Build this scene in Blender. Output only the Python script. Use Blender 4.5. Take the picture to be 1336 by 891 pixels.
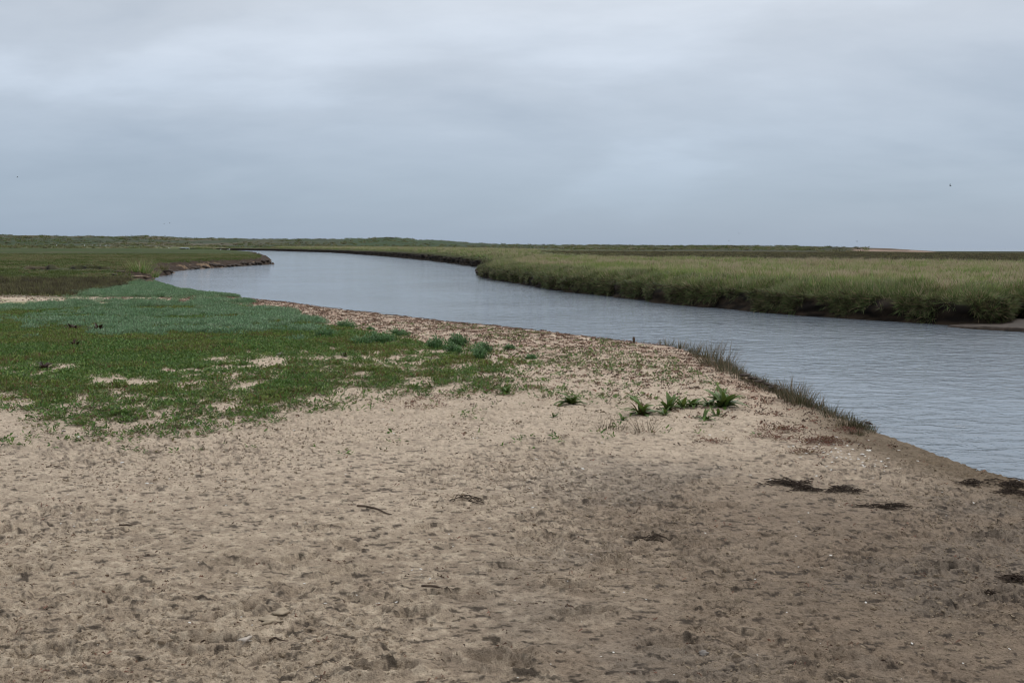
import bpy, bmesh, math, random
import numpy as np
from mathutils import Matrix, Vector
random.seed(7); rng = np.random.default_rng(11)
S = bpy.context.scene; COL = S.collection
for o in list(bpy.data.objects): bpy.data.objects.remove(o)

# ------------------------------------------------------------------ camera
F = 1299.0; CZ = 1.6; CX0 = 668.0; CY0 = 445.5          # photograph is 1336 x 891
pitch = math.atan(123.7/F); roll = math.atan(0.0035)
fw = np.array([0, math.cos(pitch), -math.sin(pitch)])
r0 = np.array([1.0, 0, 0]); u0 = np.array([0, math.sin(pitch), math.cos(pitch)])
rt = math.cos(roll)*r0 + math.sin(roll)*u0; up = -math.sin(roll)*r0 + math.cos(roll)*u0
cam = bpy.data.cameras.new('camera'); co = bpy.data.objects.new('camera', cam); COL.objects.link(co)
cam.sensor_width = 36; cam.lens = 36*F/1336; cam.clip_start = 0.05; cam.clip_end = 20000
co.matrix_world = Matrix(((rt[0], up[0], -fw[0], 0), (rt[1], up[1], -fw[1], 0), (rt[2], up[2], -fw[2], CZ), (0, 0, 0, 1)))
S.camera = co
S.view_settings.view_transform = 'Standard'; S.view_settings.look = 'None'
S.cycles.filter_width = 1.1; S.view_settings.exposure = 0; S.view_settings.gamma = 1
S.render.resolution_x = 1024; S.render.resolution_y = 682

# ------------------------------------------------------------------ sky and sun
SUN_EL, SUN_AZ = math.radians(47), math.radians(28)      # azimuth clockwise from +Y (the viewing direction)
W = bpy.data.worlds.new('World'); S.world = W; W.use_nodes = True
nt = W.node_tree; nt.nodes.clear()
def N(nt, t, **k):
    n = nt.nodes.new(t)
    for a, b in k.items(): setattr(n, a, b)
    return n
def ramp(nt, stops, interp='LINEAR'):
    n = N(nt, 'ShaderNodeValToRGB'); e = n.color_ramp.elements; n.color_ramp.interpolation = interp
    while len(e) > 1: e.remove(e[-1])
    e[0].position = stops[0][0]; e[0].color = (*stops[0][1], 1)
    for p, c in stops[1:]:
        x = e.new(p); x.color = (*c, 1)
    return n
def mixc(nt, a, b, f, mode='MIX'):
    n = N(nt, 'ShaderNodeMix', data_type='RGBA', blend_type=mode)
    for s, v in ((0, f), (6, a), (7, b)):
        if hasattr(v, 'is_linked') or hasattr(v, 'links'): nt.links.new(v, n.inputs[s])
        elif isinstance(v, (int, float)): n.inputs[s].default_value = v if s == 0 else (v, v, v, 1)
        else: n.inputs[s].default_value = (*v, 1)
    return n.outputs[2]
def mth(nt, op, a, b=None, c=None):
    n = N(nt, 'ShaderNodeMath', operation=op)
    for s, v in ((0, a), (1, b), (2, c)):
        if v is None: continue
        if isinstance(v, (int, float)): n.inputs[s].default_value = v
        else: nt.links.new(v, n.inputs[s])
    return n.outputs[0]
def lin(c):
    return tuple(((v/255)/12.92 if v/255 <= .04045 else ((v/255+.055)/1.055)**2.4) for v in c)
L = nt.links
tc = N(nt, 'ShaderNodeTexCoord'); sep = N(nt, 'ShaderNodeSeparateXYZ'); L.new(tc.outputs['Generated'], sep.inputs[0])
zz = mth(nt, 'MAXIMUM', sep.outputs[2], 0.0)
den = mth(nt, 'ADD', zz, 0.27)
cmb = N(nt, 'ShaderNodeCombineXYZ')
L.new(mth(nt, 'DIVIDE', sep.outputs[0], den), cmb.inputs[0]); L.new(mth(nt, 'DIVIDE', sep.outputs[1], den), cmb.inputs[1])
mp = N(nt, 'ShaderNodeMapping'); L.new(cmb.outputs[0], mp.inputs[0]); mp.inputs['Scale'].default_value = (0.55, 0.85, 1); mp.inputs['Location'].default_value = (3.1, 1.5, 0)
n1 = N(nt, 'ShaderNodeTexNoise'); L.new(mp.outputs[0], n1.inputs['Vector']); n1.inputs['Scale'].default_value = 1.7; n1.inputs['Detail'].default_value = 5; n1.inputs['Roughness'].default_value = .5; n1.inputs['Distortion'].default_value = .3
grad = ramp(nt, [(0.0, lin((152, 170, 191))), (0.045, lin((162, 179, 198))), (0.1, lin((179, 193, 210))), (0.18, lin((196, 206, 219))), (0.3, (.62, .66, .71)), (0.45, (.80, .84, .90)), (1.0, (1.12, 1.16, 1.22))])
L.new(zz, grad.inputs[0])
cl = ramp(nt, [(0.32, (0.86, 0.88, 0.90)), (0.5, (1.0, 1.0, 1.0)), (0.68, (1.19, 1.185, 1.18))], 'EASE'); L.new(n1.outputs[0], cl.inputs[0])
n2 = N(nt, 'ShaderNodeTexNoise'); L.new(mp.outputs[0], n2.inputs['Vector']); n2.inputs['Scale'].default_value = 6.5; n2.inputs['Detail'].default_value = 6; n2.inputs['Roughness'].default_value = .6
cl2 = ramp(nt, [(0.3, (0.955, 0.96, 0.965)), (0.7, (1.045, 1.04, 1.035))]); L.new(n2.outputs[0], cl2.inputs[0])
cf = mth(nt, 'MINIMUM', mth(nt, 'MULTIPLY', mth(nt, 'ADD', zz, 0.02), 7.5), 1.0)      # low cloud thins into an even veil at the horizon
cloud = mixc(nt, grad.outputs[0], mixc(nt, mixc(nt, grad.outputs[0], cl.outputs[0], 1.0, 'MULTIPLY'), cl2.outputs[0], 1.0, 'MULTIPLY'), cf)
sky = N(nt, 'ShaderNodeTexSky', sky_type='NISHITA'); sky.sun_disc = False; sky.sun_elevation = SUN_EL; sky.sun_rotation = SUN_AZ
skys = mixc(nt, sky.outputs[0], (0.1, 0.1, 0.1), 1.0, 'MULTIPLY')
tot = mixc(nt, cloud, skys, 0.08)
sc = mixc(nt, tot, (10, 10, 10), 1.0, 'MULTIPLY')
bg = N(nt, 'ShaderNodeBackground'); bg.inputs[1].default_value = 0.1; L.new(sc, bg.inputs[0])
wo = N(nt, 'ShaderNodeOutputWorld'); L.new(bg.outputs[0], wo.inputs[0])
sl = bpy.data.lights.new('sun', 'SUN'); sl.energy = 1.0; sl.angle = math.radians(11); sl.color = (1, .97, .92)
so = bpy.data.objects.new('sun', sl); COL.objects.link(so)
sd = Vector((math.sin(SUN_AZ)*math.cos(SUN_EL), math.cos(SUN_AZ)*math.cos(SUN_EL), math.sin(SUN_EL)))
so.rotation_euler = sd.to_track_quat('Z', 'Y').to_euler()

# ------------------------------------------------------------------ numeric helpers
def ss(a, b, x):
    t = np.clip((np.asarray(x, float)-a)/(b-a), 0, 1); return t*t*(3-2*t)
def _h(ix, iy, s):
    h = (ix.astype(np.int64)*374761393 + iy.astype(np.int64)*668265263 + s*1442695041) & 0xffffffff
    h = ((h ^ (h >> 13))*1274126177) & 0xffffffff
    h = ((h ^ (h >> 16))*2246822519) & 0xffffffff
    return ((h ^ (h >> 15)) & 0xffffff)/float(0xffffff)
def vn(x, y, s=0):                                        # smooth value noise, 0..1
    ix = np.floor(x); iy = np.floor(y); fx = x-ix; fy = y-iy
    fx = fx*fx*fx*(fx*(fx*6-15)+10); fy = fy*fy*fy*(fy*(fy*6-15)+10)
    ix = ix.astype(np.int64); iy = iy.astype(np.int64)
    a = _h(ix, iy, s); b = _h(ix+1, iy, s); c = _h(ix, iy+1, s); d = _h(ix+1, iy+1, s)
    return (a*(1-fx)+b*fx)*(1-fy)+(c*(1-fx)+d*fx)*fy
def fbm(x, y, f, o=4, s=0, g=.5):
    t = 0; a = 1; n = 0
    for k in range(o):
        c, q = math.cos(.6*k+.3), math.sin(.6*k+.3)
        t = t+a*vn((x*c-y*q)*f, (x*q+y*c)*f, s+k*17); n += a; a *= g; f *= 2.03
    return t/n
def project(x, y, z):
    x = np.asarray(x, float); dx, dy, dz = x, np.asarray(y, float), np.asarray(z, float)-CZ
    zc = dx*fw[0]+dy*fw[1]+dz*fw[2]; zs = np.where(zc > .05, zc, .05)
    px = CX0+F*(dx*rt[0]+dy*rt[1]+dz*rt[2])/zs; py = CY0-F*(dx*up[0]+dy*up[1]+dz*up[2])/zs
    return np.where(zc > .05, px, -9999), np.where(zc > .05, py, 9999)
def ray(px, py):
    a = (px-CX0)/F; b = -(py-CY0)/F
    return fw+a*rt+b*up
def unp(px, py, z):
    d = ray(px, py); t = (z-CZ)/d[2]; return d[0]*t, d[1]*t
def az_px(x, y):                                          # the compass direction of a ground point, as a column number
    return np.where(y > .01, CX0+F*x/np.maximum(y, .01), np.where(x > 0, 9999, -9999))

# ------------------------------------------------------------------ the lie of the land
WL = -0.7
def s_sand(x, y):
    r = np.hypot(x, y); return -0.42*ss(9, 36, r)+0.42*ss(48, 80, r)
def crest(px, py):
    z = 0.0
    for k in range(12):
        x, y = unp(px, py, z); z = float(s_sand(x, y))
    return x, y
# river outline: (x, y, kind, bank_top).  kind 0 sand crest, 1 mud bank, 2 grassy far bank
RP = []
def rp(p, kind, top): RP.append((p[0], p[1], kind, top))
rp((60, -90), 0, 0); rp((24, -30), 0, 0); rp((12.5, -6), 0, 0); rp((8.6, 1.2), 0, 0); rp((5.3, 5.2), 0, 0)
for q in ((1336, 617), (1300, 608), (1262, 598), (1200, 575), (1165, 562), (1130, 550), (1085, 533), (1040, 517), (1000, 499), (985, 491), (960, 480), (935, 467), (905, 456), (870, 447),
          (800, 439), (740, 432), (670, 425), (600, 418), (520, 410), (450, 402), (380, 393), (320, 387.5)):
    rp(crest(*q), 0, 0)
for q in ((270, 380.5), (240, 375), (215, 368.5)): rp(crest(*q), 0.3, -.4)
for q in ((202, 366), (203, 361), (217, 359.5), (226, 357), (224, 354.5), (262, 350.5), (310, 347.6), (340, 345.6), (363, 344)): rp(unp(*q, WL), 1, -.02)
for q in ((352, 338), (354, 335)): rp(unp(*q, 0), 1, 0.0)
for q in ((349, 331.6), (335, 328.5), (300, 326.2)): rp(unp(*q, 0.0), 1, .05)
rp(unp(270, 326.4, WL), 2, .3)
for q, t in (((318, 326.6), .5), ((350, 327.2), .5), ((430, 329.5), .55), ((470, 332), .6), ((520, 336), .75), ((560, 340), .65), ((600, 345), .5), ((640, 351), .3), ((627, 357), .1), ((632, 362), .1), ((650, 366), .12), ((700, 374), .12),
             ((750, 382), .12), ((800, 387), .12), ((850, 393.5), .12), ((900, 399), .12), ((950, 403), .12), ((1000, 408), .12), ((1050, 412), .12), ((1100, 415), .14), ((1150, 418.5), .17), ((1200, 421.5), .17), ((1250, 425), .17), ((1310, 426), .18), ((1325, 419), .18), ((1345, 422), .18), ((1400, 434), .18)):
    rp(unp(*q, WL), 2, t)
rp((22, 24), 2, .18); rp((33, 10), 2, .18); rp((44, -12), 2, .18); rp((90, -70), 2, .18)
RP = np.array(RP, float); NR = len(RP)
# refine the outline with a small irregular wobble so banks are not straight runs
def refine(P):
    out = []
    for i in range(NR):
        a = P[i]; b = P[(i+1) % NR]; ln = math.hypot(b[0]-a[0], b[1]-a[1]); dm = math.hypot((a[0]+b[0])/2, (a[1]+b[1])/2)
        n = int(max(1, min(14, ln/max(.55, dm*.018)))) if i < NR-5 and i > 3 else 1
        nx, ny = -(b[1]-a[1])/ln, (b[0]-a[0])/ln
        for k in range(n):
            t = k/n; p = a*(1-t)+b*t
            if k:
                kd = p[2]; am = (.10 if kd < .5 else .25 if kd < 1.5 else .3)*min(1, ln/3)
                w = (random.random()-.5)*2*am; p = p.copy(); p[0] += nx*w; p[1] += ny*w
            out.append(p)
    return np.array(out)
RC = RP.copy(); RP = refine(RP); NR = len(RP)
def _river(x, y, RP):
    best = np.full(x.shape, 1e18); kd = np.zeros(x.shape); tp = np.zeros(x.shape); ins = np.zeros(x.shape, bool)
    qx = np.zeros(x.shape); qy = np.zeros(x.shape); n = len(RP)
    for i in range(n):
        a = RP[i]; b = RP[(i+1) % n]; ex, ey = b[0]-a[0], b[1]-a[1]
        t = np.clip(((x-a[0])*ex+(y-a[1])*ey)/(ex*ex+ey*ey), 0, 1)
        cx, cy = a[0]+t*ex, a[1]+t*ey; d = (x-cx)**2+(y-cy)**2; m = d < best
        best = np.where(m, d, best); kd = np.where(m, a[2]+(b[2]-a[2])*t, kd); tp = np.where(m, a[3]+(b[3]-a[3])*t, tp)
        qx = np.where(m, cx, qx); qy = np.where(m, cy, qy)
        c = ((a[1] > y) != (b[1] > y))
        if abs(ey) > 1e-12: ins ^= c & (x < a[0]+(y-a[1])*ex/ey)
    d = np.sqrt(best); s = np.where(ins, -d, d); dd = np.maximum(d, 1e-6)
    return [s, kd, tp, (qx-x)/dd, (qy-y)/dd]
def river(x, y):
    """signed distance (negative in the river), kind, bank top, direction towards the river"""
    x = np.asarray(x, float); y = np.asarray(y, float)
    o = _river(x, y, RC); m = np.abs(o[0]) < 4
    if m.any():
        # finer outline close to the banks, block by block
        ii = np.where(m)[0]; key = np.hypot(x[ii], y[ii]); ii = ii[np.argsort(key)]; ra = np.hypot(RP[:, 0], RP[:, 1])
        for blk in np.array_split(ii, max(1, len(ii)//4000)):
            if not len(blk): continue
            r_ = np.hypot(x[blk], y[blk]); keep = (ra > r_.min()-14) & (ra < r_.max()+14); keep = keep | np.roll(keep, 1) | np.roll(keep, -1)
            f = _part(x[blk], y[blk], np.where(keep)[0], o[0][blk])
            for q in range(5): o[q][blk] = f[q]
    return tuple(o)
def _part(x, y, idx, s0):
    best = np.full(x.shape, 1e18); kd = np.zeros(x.shape); tp = np.zeros(x.shape); qx = np.zeros(x.shape); qy = np.zeros(x.shape); sd = np.zeros(x.shape)
    for i in idx:
        a = RP[i]; b = RP[(i+1) % NR]; ex, ey = b[0]-a[0], b[1]-a[1]
        t = np.clip(((x-a[0])*ex+(y-a[1])*ey)/(ex*ex+ey*ey), 0, 1)
        cx, cy = a[0]+t*ex, a[1]+t*ey; d = (x-cx)**2+(y-cy)**2; m = d < best
        best = np.where(m, d, best); kd = np.where(m, a[2]+(b[2]-a[2])*t, kd); tp = np.where(m, a[3]+(b[3]-a[3])*t, tp); qx = np.where(m, cx, qx); qy = np.where(m, cy, qy)
    d = np.sqrt(best); ins = np.zeros(x.shape, bool)
    near = np.abs(s0) < .9; s = np.where(s0 < 0, -d, d)
    if near.any():
        xn, yn = x[near], y[near]; c_ = np.zeros(xn.shape, bool)
        ya, yb = RP[:, 1], np.roll(RP[:, 1], -1); lo, hi = np.minimum(ya, yb), np.maximum(ya, yb)
        for i in np.where((hi > yn.min()) & (lo < yn.max()))[0]:
            a = RP[i]; b = RP[(i+1) % NR]; ey = b[1]-a[1]
            if abs(ey) > 1e-12: c_ ^= ((a[1] > yn) != (b[1] > yn)) & (xn < a[0]+(yn-a[1])*(b[0]-a[0])/ey)
        s[near] = np.where(c_, -d[near], d[near])
    dd = np.maximum(d, 1e-6); return s, kd, tp, (qx-x)/dd, (qy-y)/dd
SKY = np.array([(-900, 307.5), (-200, 308), (0, 308.6), (25, 308.9), (60, 308.5), (90, 309.6), (110, 309.3), (150, 310.8), (190, 309.7), (225, 310.6), (250, 311.4), (300, 312.3), (350, 312.9), (400, 313.1), (440, 312.9), (462, 311.4), (478, 312.0), (490, 311.2),
                (507, 310.3), (522, 311.6), (533, 312.0), (545, 313.7), (560, 314.2), (568, 314.0), (590, 315.8), (612, 317.4), (640, 318.7), (700, 319.6), (780, 320.3), (860, 321.1), (1000, 321.3), (1030, 321.6), (1055, 322.4), (1100, 322.8), (1120, 323.1), (1160, 324.3), (1195, 326.4), (1215, 327.4), (1336, 327.7), (2200, 328)])
RD = np.array([(-900, 950), (250, 950), (500, 780), (640, 800), (700, 820), (1040, 780), (1070, 560), (1110, 450), (1336, 420), (2200, 420)])
def hz(px): return 321.8+(px-668)*.0035
def base(x, y, full=False):
    s, kd, tp, dx, dy = river(x, y)
    r = np.hypot(x, y); a = az_px(x, y); a = np.clip(a, -900, 2200)
    warp = (fbm(x, y, .35, 3, 5)-.5)
    # land away from the river
    rd = np.interp(a, RD[:, 0], RD[:, 1]); hs = hz(a)-np.interp(a, SKY[:, 0], SKY[:, 1])
    peak = CZ+hs*rd/F
    left = 1-ss(500, 800, a)
    g0 = s_sand(x, y)*left + (.14)*(1-left)+.12*ss(120, 300, r)*left
    k = ss(.30, 1.0, r/rd); k = k*(.25+.75*ss(.72, 1.0, r/rd))
    dn = (fbm(x, y, .02, 5, 77)-.5)*2+(fbm(x, y, .09, 3, 78)-.5)*1.0
    G = g0+(peak-g0)*k+dn*.9*np.clip(peak-1.2, 0, 6)*.25*ss(.55, .8, r/rd)*(1-ss(.93, 1.0, r/rd))
    G = np.where(r > rd, peak-(peak+3)*ss(0, 160, r-rd), G)
    # keep the near ground the plain sand slope
    behind = (y < 5); G = np.where(behind, np.where(kd > 1.5, .4, 0)*ss(0, 8, r), G)
    wfar = np.exp(-np.maximum(s, 0)/45.0)
    # outside the river
    near = 1-ss(0, .6, kd)
    face1 = WL+(tp-WL)*(.55*ss(-.1, .5+.5*warp, s+warp*.6)+.45*ss(.2, 2.2, s+warp))
    fsc = np.clip(r/60, .8, 4)
    face2 = WL-.25*(1-ss(.15, .3, s))+(tp-WL)*(.75*ss(.22*fsc, .5*fsc, s+warp*.2)+.25*ss(.5, 1.5*fsc, s+warp*.6))
    t12 = ss(1.0, 2.0, kd)
    face = face1*(1-t12)+face2*t12
    lev = np.where(kd > 1.5, tp, s_sand(x, y))
    land = G*(1-wfar)+lev*wfar
    farland = np.where(s < 3*fsc, face, face+(land-tp)*ss(0, 30, s-3*fsc)) if True else face
    nearland = np.where(left*0+s > 40, G, s_sand(x, y)*1.0+(G-s_sand(x, y))*ss(10, 40, s)*ss(60, 90, r))-.06*np.exp(-np.maximum(s, 0)/.5)
    zo = nearland*near+farland*(1-near)
    # inside the river
    d = -s
    zi_near = s_sand(x, y)-.06-(np.maximum(d, 0)*.33+.25*ss(0, .7, d))
    zi_far = WL-.02-.35*np.maximum(d, 0)
    zi = np.maximum(zi_near*near+zi_far*(1-near), -1.4)
    z = np.where(s > 0, zo, zi)
    # dry creek cuts in the left marsh
    if True:
        for (p0, p1, rr, wd) in ((34, 72, 74, .9), (93, 141, 75.5, 1.3), (62, 76, 73, .4)):
            e = ss(p0-4, p0+4, a)*(1-ss(p1-5, p1+5, a)); q = r-rr-2*(fbm(a/22., r*0, 1, 2, 9)-.5)
            cut = ss(-2.6, .2, q)*(1-ss(.25, .5, q))*e; z = z-.62*wd*cut*(y > 5)*(s > 2)
            z = z+.16*ss(.3, .7, q)*(1-ss(.7, 6, q))*e*(y > 5)
    if full: return z, s, kd, tp, dx, dy, r, a, warp
    return z
def ground_at(px, py):
    z = 0.0; px = float(px); py = float(py)
    d = ray(px, py)
    if d[2] > -.002: d = d.copy(); d[2] = -.002
    ts = np.geomspace(max(.5, (1.5-CZ)/d[2]), (-.95-CZ)/d[2], 64)
    X = d[0]*ts; Y = d[1]*ts; Zr = CZ+d[2]*ts; Zg = base(X, Y)
    k = np.argmax(Zr < Zg)
    if k > 0:
        u = (Zr[k-1]-Zg[k-1])/((Zr[k-1]-Zg[k-1])-(Zr[k]-Zg[k])); t = ts[k-1]+(ts[k]-ts[k-1])*u
        x, y = d[0]*t, d[1]*t; return x, y, float(height(np.array([x]), np.array([y]))[0])
    x, y = unp(px, py, 0); return x, y, 0.0

# foot marks and scuffed hollows, in the sand by the viewer
HOL = []
for (px, py, w, l, dp, an) in ((270, 834, .11, .30, .030, .1), (318, 792, .10, .22, .026, .5), (20, 692, .12, .26, .026, .9), (35, 748, .12, .24, .028, .4), (300, 735, .13, .28, .020, 0), (620, 655, .10, .34, .028, .2),
                               (590, 775, .08, .3, .02, .1), (545, 800, .12, .22, .024, .4), (650, 862, .13, .3, .03, -.4), (860, 705, .10, .34, .024, .1), (800, 735, .10, .25, .026, .6), (690, 700, .1, .2, .02, .3), (740, 765, .1, .24, .022, -.3),
                               (410, 690, .08, .2, .02, .2), (390, 730, .12, .22, .02, .7), (150, 775, .1, .22, .022, -.2), (180, 690, .07, .22, .016, .1), (500, 870, .12, .25, .026, .3), (880, 840, .11, .26, .022, .1), (760, 800, .09, .3, .024, .2), (450, 745, .1, .24, .02, .3),
                               (1010, 700, .09, .22, .02, 0), (940, 660, .09, .26, .02, .2), (1230, 740, .12, .3, .024, .2), (1290, 700, .1, .3, .028, .1), (1080, 860, .12, .24, .02, -.2), (560, 690, .09, .18, .02, .5), (1310, 775, .1, .3, .03, .3), (60, 850, .1, .25, .024, .5)):
    x, y = unp(px, py, 0); HOL.append((x, y, w, l, dp, an))
for k in range(90):
    x = random.uniform(-4.5, 4.5); y = random.uniform(2.6, 8.5); w = random.uniform(.03, .09)
    HOL.append((x, y, w, w*random.uniform(1.2, 3), random.uniform(.006, .018), random.uniform(-.8, .8)))
def fine(x, y, s, r, a):
    """small relief of the bare sand; fades out with distance"""
    nf = 1-ss(14, 60, r)
    lump = ss(.40, .62, fbm(x, y, .9, 4, 31))               # where the sand is trampled
    wx = x+.25*(fbm(x, y, 2.2, 3, 61)-.5); wy = y+.25*(fbm(x, y, 2.2, 3, 62)-.5)
    h = .045*(fbm(x, y, .55, 4, 3)-.5)
    b1 = np.abs(fbm(wx, wy*1.25, 5.5, 3, 41)-.5)*2
    h = h+.017*lump*(b1-.25)
    b2 = np.abs(vn(wx*17, wy*20, 43)-.5)*2
    h = h+.006*(.3+lump)*(b2-.5)
    cr = fbm(wx, wy, 12, 3, 91)
    h = h+.011*ss(.53, .61, cr)*lump+.007*ss(.60, .64, fbm(wx, wy, 26, 2, 92))*(.35+.65*lump)
    h = h-.012*ss(.60, .67, fbm(wx, wy*1.4, 9, 3, 95))*lump
    h = h+.004*(vn(x*75, y*75, 44)-.5)
    m = np.where((r < 11) & (y > 1))[0] if x.ndim == 1 else None
    if m is not None and len(m):
        xx = x[m]; yy = y[m]; dz = np.zeros(len(m)); jx = .05*(fbm(xx, yy, 14, 3, 71)-.5); jy = .05*(fbm(xx, yy, 14, 3, 72)-.5)
        for (hx, hy, w, l, dp, an) in HOL:
            k = np.where((np.abs(xx-hx) < l*1.5) & (np.abs(yy-hy) < l*1.5))[0]
            if not len(k): continue
            c, q = math.cos(an), math.sin(an); u = ((xx[k]+jx[k]-hx)*c+(yy[k]+jy[k]-hy)*q)/(l*.5); v = (-(xx[k]+jx[k]-hx)*q+(yy[k]+jy[k]-hy)*c)/(w*.5)
            e = np.sqrt(u*u+v*v); dz[k] += -dp*1.05*(1-ss(.45, 1.15, e))+dp*.7*ss(.8, 1.15, e)*(1-ss(1.2, 1.7, e))
        h = h.copy(); h[m] += dz
    return h*nf
def height(x, y):
    z, s, kd, tp, dx, dy, r, a, w = base(x, y, True)
    return compose(x, y, z, s, kd, r, a)
def compose(x, y, z, s, kd, r, a):
    f = fine(x, y, s, r, a)*ss(-1.5, .2, s)*(kd < 1.5)
    tus = np.where((kd > 1.5) & (y > 5), ss(.42, .70, fbm(x, y, .38, 3, 18))*.16*ss(.5, 2.5, s)*(1-ss(90, 200, r)), 0)
    rough = np.where(kd > .8, (fbm(x, y, 1.3, 4, 12)-.5)*.22*ss(0, .8, s)*(1-ss(150, 400, r)), 0)
    mud = np.where((kd > .5) & (kd < 1.6), (np.abs(fbm(x, y, 1.7, 3, 14)-.5)*2-.3)*.30*(1-ss(1.5, 4, s))*ss(-.3, .3, s), 0)
    lm = (1-ss(330, 460, a))*ss(28, 50, r)*(1-ss(150, 300, r))
    return z+f+rough+mud+tus+lm*(fbm(x, y, .6, 4, 55)-.5)*.16*ss(.5, 4, s)

# ------------------------------------------------------------------ where things grow (in terms of sight lines from the path, evaluated on the ground)
def curve(px, pts):
    p = np.array(pts, float); return np.interp(px, p[:, 0], p[:, 1])
UP = ((-400, 386), (0, 388), (150, 392), (250, 396), (330, 400), (400, 422), (450, 430), (520, 438), (560, 444), (640, 455), (700, 466))
LOD = ((-400, 495), (0, 496), (60, 497), (110, 503), (180, 506), (240, 500), (270, 488), (330, 478), (420, 474), (470, 478), (520, 478), (560, 474), (640, 470), (700, 468))
LOS = ((-400, 520), (0, 520), (60, 550), (130, 560), (220, 560), (330, 548), (400, 530), (450, 512), (560, 506), (640, 506), (690, 500), (740, 490))
def green(px, py, x, y):
    j = (fbm(x, y, .8, 4, 201)-.5)*34; j2 = (fbm(x, y, 2.4, 3, 202)-.5)*2
    u = curve(px, UP); ld = curve(px, LOD); ls = curve(px, LOS)
    e = ss(780, 640, px)if False else 1-ss(640, 760, px+j)
    top = ss(-4, 8, py-u+j*.3); den = 1-ss(-26, 2, py-ld+6+j*.8); spa = (1-ss(-25, 12, py-ls+j))
    g = np.maximum(den*(1-.55*ss(430, 560, px)), spa*.40)*top*e
    holes = ss(.56, .63, fbm(x, y*1.2, 2.6, 4, 203))*ss(150, 260, px+60)   # bare sand showing
    g = g*(1-.85*holes*ss(.0, 1, 1-den*.5))
    return np.clip(g*(1+.5*j2), 0, 1)
TU = ((-400, 394), (0, 396), (60, 394), (110, 380), (180, 371), (215, 370), (290, 384), (330, 396), (400, 416), (430, 424))
TL = ((-400, 430), (0, 440), (80, 432), (150, 438), (230, 436), (330, 438), (400, 436), (430, 430), (445, 424))
def teal(px, py, x, y):
    j = (fbm(x, y, .6, 4, 211)-.5)*34
    t = ss(-3, 3, py-curve(px, TU)+j*.3)*(1-ss(-8, 6, py-curve(px, TL)+j*1.3+(fbm(x, y, 2.2, 3, 213)-.5)*26))*(1-ss(400, 440, px+j))
    t = t*(.35+.65*ss(20, 130, px))
    patch = ss(.40, .58, .6*fbm(x, y, .45, 4, 212)+.4*fbm(x, y, 2.6, 3, 214))
    band = (1-ss(2.5, 6, np.abs(py-(390+(px-150)*.006)+j*.25)))*ss(-60, 90, px)*(1-ss(230, 290, px))      # the strip of shells and sand that cuts through
    return np.clip(t*patch*(1-.9*band), 0, 1)
def sandzone(px, py, x, y, s):
    """1 = bare sand, 0 = marsh turf (left, beyond the shell strip)"""
    j = (fbm(x, y, .25, 4, 221)-.5)*8
    return ss(-3, 3, py-curve(px, ((-400, 383), (0, 386), (90, 387), (140, 381), (175, 371), (205, 366), (215, 360), (230, 350)))+j)
LITC = ((200, 372), (320, 388), (600, 418), (740, 432), (870, 447), (960, 480), (1060, 525), (1130, 550), (1200, 575), (1336, 617), (1600, 700))

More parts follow.
